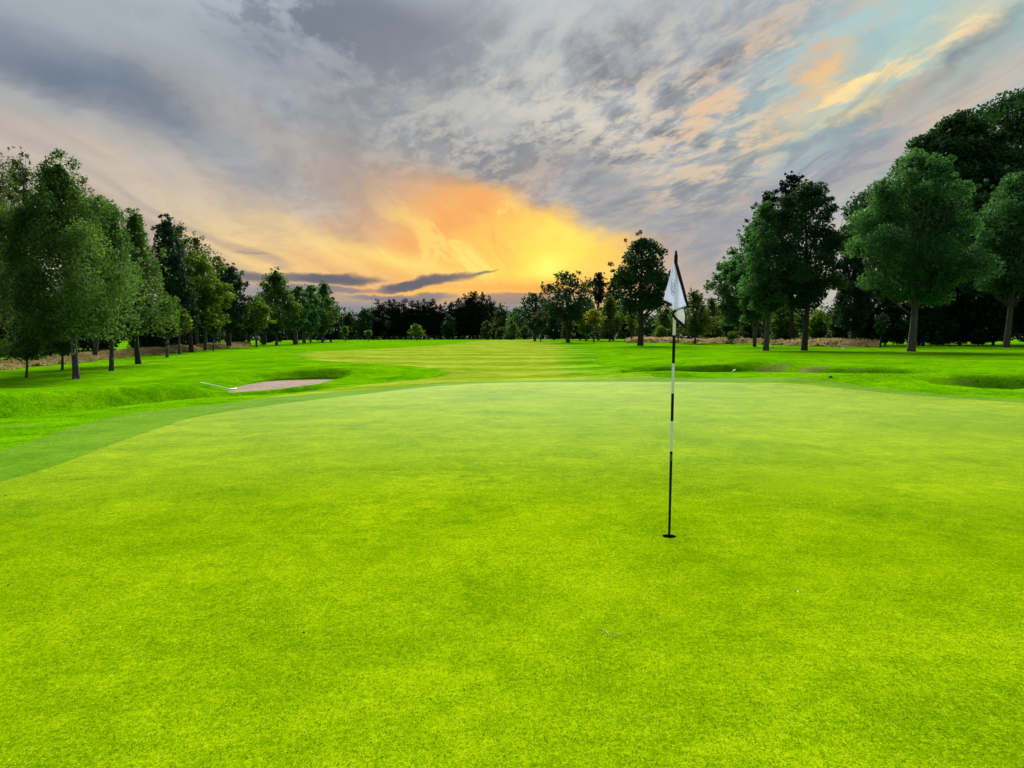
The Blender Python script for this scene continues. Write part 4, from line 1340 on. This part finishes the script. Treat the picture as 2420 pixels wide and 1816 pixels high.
def tall_grass(label, front, depth, n, hmin, hmax):
    """blades in a strip from the front edge line back over depth metres"""
    R = np.random.default_rng(int(n))
    P = np.asarray(front, float)
    L = np.concatenate([[0], np.cumsum(np.hypot(*np.diff(P, axis=0).T))])
    s = R.uniform(0, L[-1], n)
    x = np.interp(s, L, P[:, 0])
    y = np.interp(s, L, P[:, 1])
    dp = np.interp(s, L, np.broadcast_to(depth, (len(P),)))
    b = dp * R.uniform(0, 1, n) ** 1.2 + 0.9 * np.sin(s * 1.7) + 0.6 * np.sin(s * 0.63 + 1) + R.normal(0, 0.25, n)
    rr = np.hypot(x, y)
    x, y = x + x / rr * b, y + y / rr * b
    z = height(x, y)
    clump = 0.5 + 0.5 * np.sin(x * 0.9 + np.sin(y * 0.6) * 2) * np.cos(y * 0.7 + x * 0.3)
    h = R.uniform(hmin, hmax, n) * (0.45 + 0.8 * clump) * np.clip(0.3 + b / 2.5, 0.25, 1)
    w = 0.00085 * rr * R.uniform(0.6, 1.3, n)
    an = R.uniform(0, 6.28, n)
    lx, ly = R.normal(0, 0.22, n) * h, R.normal(0, 0.22, n) * h
    dx, dy = np.cos(an) * w, np.sin(an) * w
    v = np.stack([np.stack([x - dx, y - dy, z - 0.03], -1), np.stack([x + dx, y + dy, z - 0.03], -1),
                  np.stack([x + lx * .4 + dx * 1.2, y + ly * .4 + dy * 1.2, z + h * .7], -1), np.stack([x + lx, y + ly, z + h], -1),
                  np.stack([x + lx * .4 - dx * 1.2, y + ly * .4 - dy * 1.2, z + h * .7], -1)], 1).reshape(-1, 3)
    i = np.arange(n)[:, None] * 5
    q = np.hstack([i, i + 1, i + 2, i + 4])
    t = np.hstack([i + 4, i + 2, i + 3])
    hh = np.tile([0, 0, .7, 1, .7], n)
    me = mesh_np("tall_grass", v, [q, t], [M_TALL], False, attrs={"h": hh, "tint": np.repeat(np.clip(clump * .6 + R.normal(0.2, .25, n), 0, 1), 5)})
    o = link("tall_grass", me)
    tag(o, label, None, None, 'stuff')


tall_grass('pale tan unmown grass behind the trunks of the left tree row',
           [on_ground(*p) for p in [(-120, 885), (0, 874), (120, 864), (250, 850), (330, 842), (420, 834), (520, 824.5), (590, 820)]], [9, 9, 9, 9, 10, 11, 12, 12], 46000, 0.25, 0.65)
tall_grass('tan and reddish unmown grass along the foot of the right wood',
           [(30, 135)] + [((px - CX) / FPX * d, d) for px, d in [(1480, 116), (1560, 114), (1660, 108), (1760, 100), (1840, 92), (1920, 86), (1990, 80), (2075, 77)]], [9] * 9, 44000, 0.3, 0.85)


# ------------------------------------------------------------------ hole cup
M_CUP = plain("cup_liner", (0.010, 0.010, 0.010), 0.6, 0.3)
M_WHITE = plain("white_paint", (0.88, 0.87, 0.90), 0.25, 0.5, 0.08)
M_BLACK = plain("black_paint", (0.004, 0.004, 0.005), 0.45, 0.2, 0.1)
M_GREYTAPE = plain("grey_sticker", (0.12, 0.13, 0.13), 0.5, 0.3)
cup_z = gz(*CUP)


def build_cup():
    g = Geo()
    ang = np.arange(28) * 2 * np.pi / 28
    ring = lambda r, z: np.stack([r * np.cos(ang), r * np.sin(ang), np.full(28, z)], -1)
    v = np.concatenate([ring(CUP_R, 0.0), ring(CUP_R, -0.17), [[0, 0, -0.17]]])
    j = np.arange(28)
    k = (j + 1) % 28
    g.add(v, np.stack([j, j + 28, k + 28, k], -1), np.stack([j + 28, np.full(28, 56), k + 28], -1))
    o = link("hole_cup", g.mesh("hole_cup", [M_CUP], True), None, (*CUP, cup_z))
    tag(o, 'black golf hole cut in the green at the foot of the flagstick', 'golf hole')


build_cup()

# ------------------------------------------------------------------ flagstick
pole = empty("flagstick", (*CUP, cup_z - 0.16))
tag(pole, 'black and white banded flagstick with limp white flag standing in the hole', 'flagstick')
PD = CUP[1]


def pole_z(py):
    """height above the cup of a point on the stick seen at row py"""
    d = ray(1585, py)
    return CAM_H + d[2] / d[1] * PD - cup_z


tilt_x = 0.0135
POLE_TOP = pole_z(600)
zs = [-0.155, pole_z(1067), pole_z(995.5), pole_z(930), pole_z(859), pole_z(792.5), pole_z(725), pole_z(632)]
cols = [M_BLACK, M_WHITE, M_BLACK, M_WHITE, M_BLACK, M_WHITE, M_BLACK]


def stick(z):
    return np.array([tilt_x * z * 0.8, 0.0, z + 0.16])


def pr(z):
    return 0.0092 + 0.0014 * z


for (z0, z1), m in zip(zip(zs[:-1], zs[1:]), cols):
    g = Geo()
    g.tube([stick(z0), stick((z0 + z1) / 2), stick(z1)], [pr(z0), pr((z0 + z1) / 2), pr(z1)], 16, cap=False)
    link("pole_band", g.mesh("pole_band", [m]), pole)
g = Geo()
zt = pole_z(632)
g.tube([stick(zt - .01), stick(zt + 0.02), stick(POLE_TOP - 0.02), stick(POLE_TOP)], [0.0138, 0.0138, 0.013, 0.0105], 16)
M_TRIM = plain("flag_trim", (0.012, 0.010, 0.014), 0.8, 0.1, 0.2, 90)
M_SLEEVE = plain("flag_sleeve", (0.022, 0.013, 0.016), 0.8, 0.1, 0.2, 90)
link("sleeve", g.mesh("sleeve", [M_SLEEVE]), pole)
g = Geo()
g.tube([stick(POLE_TOP - .004), stick(POLE_TOP + 0.008), stick(POLE_TOP + 0.022)], [0.0085, 0.0085, 0.007], 12)
link("pole_cap", g.mesh("pole_cap", [M_SLEEVE]), pole)
# sticker on the lowest white/black change
g = Geo()
zl0, zl1 = pole_z(1089), pole_z(1074)
av = np.linspace(-2.5, -0.9, 7)
sv = np.concatenate([[stick(z) + np.array([(pr(z) + .0006) * math.cos(a), (pr(z) + .0006) * math.sin(a), 0]) for a in av] for z in (zl0, zl1)])
g.add(sv, [[i, i + 1, i + 8, i + 7] for i in range(6)])
link("sticker", g.mesh("sticker", [M_GREYTAPE]), pole)


def cloth_mat(name, c, trans=0.3):
    m, T = material(name)
    tc = T.new('ShaderNodeTexCoord')
    n = T.noise(tc.outputs['Object'], 26.0, 4, 0.6)
    w = T.noise(tc.outputs['Object'], 900.0, 2, 0.6)
    col = T.mix(T.ss(n, 0.35, 0.7) * 0.12, (*c, 1), tuple(x * 0.7 for x in c) + (1,))
    p = principled(T, col, 0.8, 0.2, n + w * 0.2, 0.004, 0.5)
    t = T.new('ShaderNodeBsdfTranslucent')
    T.put(t.inputs[0], col)
    mx = T.new('ShaderNodeMixShader')
    mx.inputs[0].default_value = trans
    T.links.new(p, mx.inputs[1])
    T.links.new(t.outputs[0], mx.inputs[2])
    finish(T, mx.outputs[0])
    return m


M_FLAG = cloth_mat("flag_cloth", (0.80, 0.82, 1.0), 0.4)
M_PRINT_G = plain("flag_print_green", (0.16, 0.25, 0.08), 0.8, 0.1, 0.1)
M_PRINT_D = plain("flag_print_dark", (0.12, 0.17, 0.15), 0.8, 0.1, 0.1)

# the flag hangs in folds; points measured across the stick (u to the right, w up, depth towards the viewer)
FM = PD / FPX                                   # metres per photo px at the stick


def fp(zx, zy, depth=0.0):
    """from an enlarged view of the flag (7.54 px per photo px, corner 1540,580)"""
    px, py = 1540 + zx / 7.54, 580 + zy / 7.54
    dd = ray(px, py)
    y = PD - depth
    return np.array([dd[0] / dd[1] * y - CUP[0], -depth, CAM_H + dd[2] / dd[1] * y - cup_z + 0.16])


def coons(left, right, n, m, bulge=0.0):
    """sheet between two edge polylines, bulging towards the viewer"""
    def res(p):
        p = np.asarray(p)
        t = np.concatenate([[0], np.cumsum(np.linalg.norm(np.diff(p, axis=0), axis=1))])
        t /= t[-1]
        s = np.linspace(0, 1, n)
        return np.stack([np.interp(s, t, p[:, k]) for k in range(3)], -1)
    a, b = res(left), res(right)
    s = np.linspace(0, 1, m)[None, :, None]
    v = a[:, None] * (1 - s) + b[:, None] * s
    v[:, :, 1] -= bulge * np.sin(np.pi * s[:, :, 0]) * np.linspace(0.1, 1, n)[:, None]
    q = [[i * m + j, i * m + j + 1, (i + 1) * m + j + 1, (i + 1) * m + j] for i in range(n - 1) for j in range(m - 1)]
    return v.reshape(-1, 3), np.array(q)


flag = empty("flag", (0, 0, 0))
flag.parent = pole
apexL, apexR = fp(386, 300, .016), fp(404, 300, .020)
fold_top, fold_mid, fold_low = fp(378, 420, .030), fp(366, 700, .038), fp(360, 1060, .044)
g = Geo()
# left panel: from the left edge to the fold beside the stick
g.add(*coons([apexL, fp(330, 540, .008), fp(268, 770, 0.0), fp(214, 978, -.012)], [fp(392, 300, .019), fold_top, fold_mid, fp(362, 1040, .040)], 22, 8, 0.006))
# right panel: from the fold to the dark right-hand border, its hem curving down to the left
g.add(*coons([fp(392, 300, .019), fold_top, fold_mid, fold_low, fp(366, 1125, .047), fp(380, 1178, .052)], [apexR, fp(470, 560, .030), fp(560, 860, .034), fp(626, 1084, .030)], 26, 14, 0.016))
me = g.mesh("cloth", [M_FLAG])
cloth = link("cloth", me, flag)
sol = cloth.modifiers.new("thickness", 'SOLIDIFY')
sol.thickness = 0.0012
# underside turned out below the hem
g = Geo()
g.add(*coons([fp(382, 1200, .040), fp(382, 1226, .032), fp(470, 1330, .020), fp(582, 1420, .006)], [fp(560, 1120, .020), fp(576, 1150, .012), fp(600, 1290, .004), fp(590, 1412, .004)], 14, 8, -0.012))
und = link("cloth_underside", g.mesh("cloth_underside", [cloth_mat("flag_cloth_back", (0.80, 0.79, 0.86), 0.3)]), flag)
und.modifiers.new("thickness", 'SOLIDIFY').thickness = 0.0012


def ribbon(pts, wpx, name, mat=M_TRIM):
    """a sewn border strip following pts, wpx wide in enlarged px"""
    p = smooth_poly(np.array(pts)[:, [0, 2]], 0.006, False)
    src = np.array(pts)
    t0 = np.concatenate([[0], np.cumsum(np.linalg.norm(np.diff(src[:, [0, 2]], axis=0), axis=1))])
    t1 = np.concatenate([[0], np.cumsum(np.linalg.norm(np.diff(p, axis=0), axis=1))])
    dep = np.interp(t1 / t1[-1], t0 / t0[-1], src[:, 1])
    tg = np.gradient(p, axis=0)
    tg /= np.linalg.norm(tg, axis=1)[:, None] + 1e-9
    nn = np.stack([-tg[:, 1], tg[:, 0]], -1)
    wid = np.interp(t1 / t1[-1], t0 / t0[-1], np.broadcast_to(wpx, (len(src),))) / 7.54 * FM * 0.5
    a, b = p + nn * wid[:, None], p - nn * wid[:, None]
    n = len(p)
    v = np.concatenate([np.stack([a[:, 0], dep, a[:, 1]], -1), np.stack([p[:, 0], dep - 0.002, p[:, 1]], -1), np.stack([b[:, 0], dep, b[:, 1]], -1)])
    i = np.arange(n - 1)
    q = np.concatenate([np.stack([i, i + 1, i + 1 + n, i + n], -1), np.stack([i + n, i + n + 1, i + 2 * n + 1, i + 2 * n], -1)])
    o = link(name, mesh_np(name, v, q, [mat], True), flag)
    o.modifiers.new("thickness", 'SOLIDIFY').thickness = 0.003
    return o


ribbon([fp(418, 285, .024), fp(450, 380, .027), fp(500, 560, .032), fp(560, 780, .035), fp(612, 985, .034), fp(640, 1085, .032)], [48, 52, 52, 50, 46, 30], "border", M_SLEEVE)
ribbon([fp(196, 992, -.010), fp(240, 1010, -.004), fp(300, 1042, .014), fp(362, 1076, .038)], [30, 44, 48, 52], "border")
ribbon([fp(680, 1086, .030), fp(610, 1100, .032), fp(520, 1118, .044), fp(440, 1150, .052), (fp(388, 1200, .054))], [36, 40, 40, 40, 40], "border")
ribbon([fp(384, 1196, .052), fp(378, 1240, .044), fp(440, 1320, .032), fp(530, 1396, .018), fp(612, 1474, .006)], [30, 40, 42, 44, 30], "border")
ribbon([fp(582, 1140, .014), fp(602, 1220, .008), fp(606, 1310, .007), fp(594, 1420, .007)], [14, 16, 16, 18], "border")
# printed oval and script, following the fold on the front of the cloth
oval = [fp(378 + 36 * math.cos(a), 752 + 150 * math.sin(a), .047) for a in np.linspace(0, 2 * math.pi, 33)]
g = Geo()
g.tube(oval, 0.0011, 5, cap=False)
link("printed_oval", g.mesh("printed_oval", [M_PRINT_G]), flag)


def script_word():
    cu = bpy.data.curves.new("printed_word", 'FONT')
    cu.body = "Golf"
    cu.size = 0.07
    cu.shear = 0.3
    cu.extrude = 0.0004
    cu.align_x = 'CENTER'
    cu.align_y = 'CENTER'
    cu.materials.append(M_PRINT_D)
    tmp = bpy.data.objects.new("printed_word_outline", cu)
    COL.objects.link(tmp)
    me = bpy.data.meshes.new_from_object(tmp.evaluated_get(bpy.context.evaluated_depsgraph_get()))
    bpy.data.objects.remove(tmp)
    o = link("printed_word", me, flag)
    c = fp(376, 752, .0485)
    o.location = c
    o.rotation_euler = Matrix(((0, 1, 0), (0, 0, -1), (-1, 0, 0))).to_euler() if False else (math.radians(90), math.radians(90), 0)
    o.scale = (0.62, 0.42, 1)


script_word()

# ------------------------------------------------------------------ rakes and small things
M_RAKE = plain("rake_plastic", (0.86, 0.86, 0.86), 0.45, 0.3, 0.1)
M_TWIG = plain("dry_twig", (0.42, 0.38, 0.20), 0.8, 0.1, 0.4)
M_DARK = plain("dark_clod", (0.02, 0.018, 0.012), 0.9, 0.1)


def rake(label, p0, p1, head_len=0.5):
    """bunker rake lying from the end of its handle p0 to its head p1"""
    x0, y0 = p0
    x1, y1 = p1
    a = np.array([x0, y0, gz(x0, y0) + 0.07])
    b = np.array([x1, y1, gz(x1, y1) + 0.09])
    root = empty("bunker_rake", tuple(b))
    tag(root, label, 'rake')
    a, o0 = a - b, np.zeros(3)
    d = a / np.linalg.norm(a)
    side = np.cross(d, [0, 0, 1])
    side /= np.linalg.norm(side)
    g = Geo()
    g.tube([o0, a * 0.35 + [0, 0, .01], a], 0.014, 8)
    link("handle", g.mesh("handle", [M_RAKE]), root)
    g = Geo()
    g.tube([side * -head_len / 2, side * head_len / 2], 0.026, 8)
    link("head", g.mesh("head", [M_RAKE]), root)
    g = Geo()
    for k in np.linspace(-0.46, 0.46, 10):
        s = side * head_len * k
        g.tube([s, s + [0, 0, -.07]], [0.009, 0.004], 5)
    link("tines", g.mesh("tines", [M_RAKE]), root)


rake('white bunker rake lying from the grass onto the left end of the sand', on_ground(474, 908), on_ground(546, 924.5))


def lump(name, label, cat, px, py, r, mat, sq=(1.4, 1, .7), seed=1):
    x, y = on_ground(px, py)
    R = np.random.default_rng(seed)
    u = np.linspace(0, np.pi, 6)
    w = np.linspace(0, 2 * np.pi, 9)[:-1]
    v = np.stack([np.outer(np.sin(u), np.cos(w)), np.outer(np.sin(u), np.sin(w)), np.outer(np.cos(u), np.ones(8))], -1).reshape(-1, 3)
    v = v * r * np.array(sq) * (1 + R.normal(0, 0.14, (len(v), 1)))
    q = [[i * 8 + j, (i + 1) * 8 + j, (i + 1) * 8 + (j + 1) % 8, i * 8 + (j + 1) % 8] for i in range(5) for j in range(8)]
    o = link(name, mesh_np(name, v, np.array(q), [mat], True), None, (x, y, gz(x, y) + r * sq[2] * 0.6))
    tag(o, label, cat)


lump('soil_clod', 'dark clod lying on the grass slope before the right hollow', 'clod', 1963, 893, 0.045, M_DARK)
lump('feather', 'tiny white scrap on the green right of the flagstick', 'feather', 1886, 1399, 0.0045, M_WHITE, (1.8, 1, .5))
lump('dark_leaf', 'tiny dark leaf on the green, lower left of the hole', 'leaf', 718, 1495, 0.006, M_DARK, (1.3, 1, .4), 2)
lump('dark_leaf', 'tiny dark crumb at the left edge, lower of two', 'leaf', 20, 1384, 0.006, M_DARK, (1.3, 1, .4), 3)
lump('dark_leaf', 'tiny dark crumb at the left edge beside the fringe', 'leaf', 13, 1172, 0.008, M_DARK, (1.6, 1, .4), 4)
lump('paper_scrap', 'small white scrap in the shade below the reddish grass', 'scrap', 1992, 825, 0.09, M_WHITE, (1.6, 1, .4), 5)


def white_marker():
    x0, y0 = on_ground(1730, 881)
    x1, y1 = on_ground(1746, 876)
    z0 = gz(x0, y0) + 0.05
    g = Geo()
    dirv = np.array([0.22, 0.30, 0.05])
    g.tube([[0, 0, 0], dirv * 0.5, dirv], [0.016, 0.016, 0.014], 8)
    o = link("rake_handle_end", g.mesh("rake_handle_end", [M_RAKE]), None, (x0, y0, z0))
    tag(o, 'short white rake end poking over the lip of the right hollow', 'rake')


white_marker()


def twig(label, pts, r, forks=()):
    P = [np.array([*on_plane(*p), 0.004]) for p in pts]
    base = P[0].copy()
    g = Geo()
    L = smooth_poly(np.array(P) - base, 0.01, False) if len(P) > 2 else np.array(P) - base
    g.tube(L, np.linspace(r, r * 0.5, len(L)), 6)
    for f in forks:
        Q = np.array([[*on_plane(*p), 0.006] for p in f]) - base
        g.tube(Q, np.linspace(r * 0.8, r * 0.4, len(Q)), 5)
    o = link("twig", g.mesh("twig", [M_TWIG]), None, tuple(base))
    tag(o, label, 'twig')


twig('forked dry straw-coloured stalk lying on the green below the hole', [(1402, 1486), (1424, 1490), (1434, 1496), (1446, 1504), (1458, 1505), (1467, 1499)], 0.0014, [[(1434, 1495), (1438, 1503), (1450, 1509)], [(1458, 1505), (1464, 1502), (1463, 1498)]])
twig('single pale grass clipping on the green nearest the camera', [(1523, 1694), (1533, 1703)], 0.001)


# bare twigs hanging at the foot of the straight dark trunk on the bank
def bare_branch():
    x, y = on_ground(1812, 828)
    y -= 0.5
    z = gz(x, y)
    R = np.random.default_rng(4)
    g = Geo()
    m = y / FPX

    def P(px, py, dy=0.0):
        return np.array([(px - 1812) * m, dy, (828 - py) * m])
    for ln, r in [([P(1816, 770, .3), P(1824, 792), P(1826, 806, -.2), P(1818, 824, -.3)], .035), ([P(1824, 792), P(1834, 800, -.2), P(1842, 812, -.3), P(1838, 820, -.3)], .025),
                  ([P(1826, 806, -.2), P(1820, 812, -.3), P(1814, 822, -.4)], .022), ([P(1824, 795), P(1812, 803, -.3), P(1806, 806, -.5)], .02), ([P(1834, 800, -.2), P(1830, 812, -.4), P(1832, 818, -.4)], .016)]:
        L = np.array(ln)
        g.tube(L, np.linspace(r, r * .4, len(L)), 5)
    o = link("bare_branch", g.mesh("bare_branch", [M_BARK_D]), None, (x, y, z))
    tag(o, 'bare broken branch leaning against the straight dark trunk on the bank', 'branch')


bare_branch()
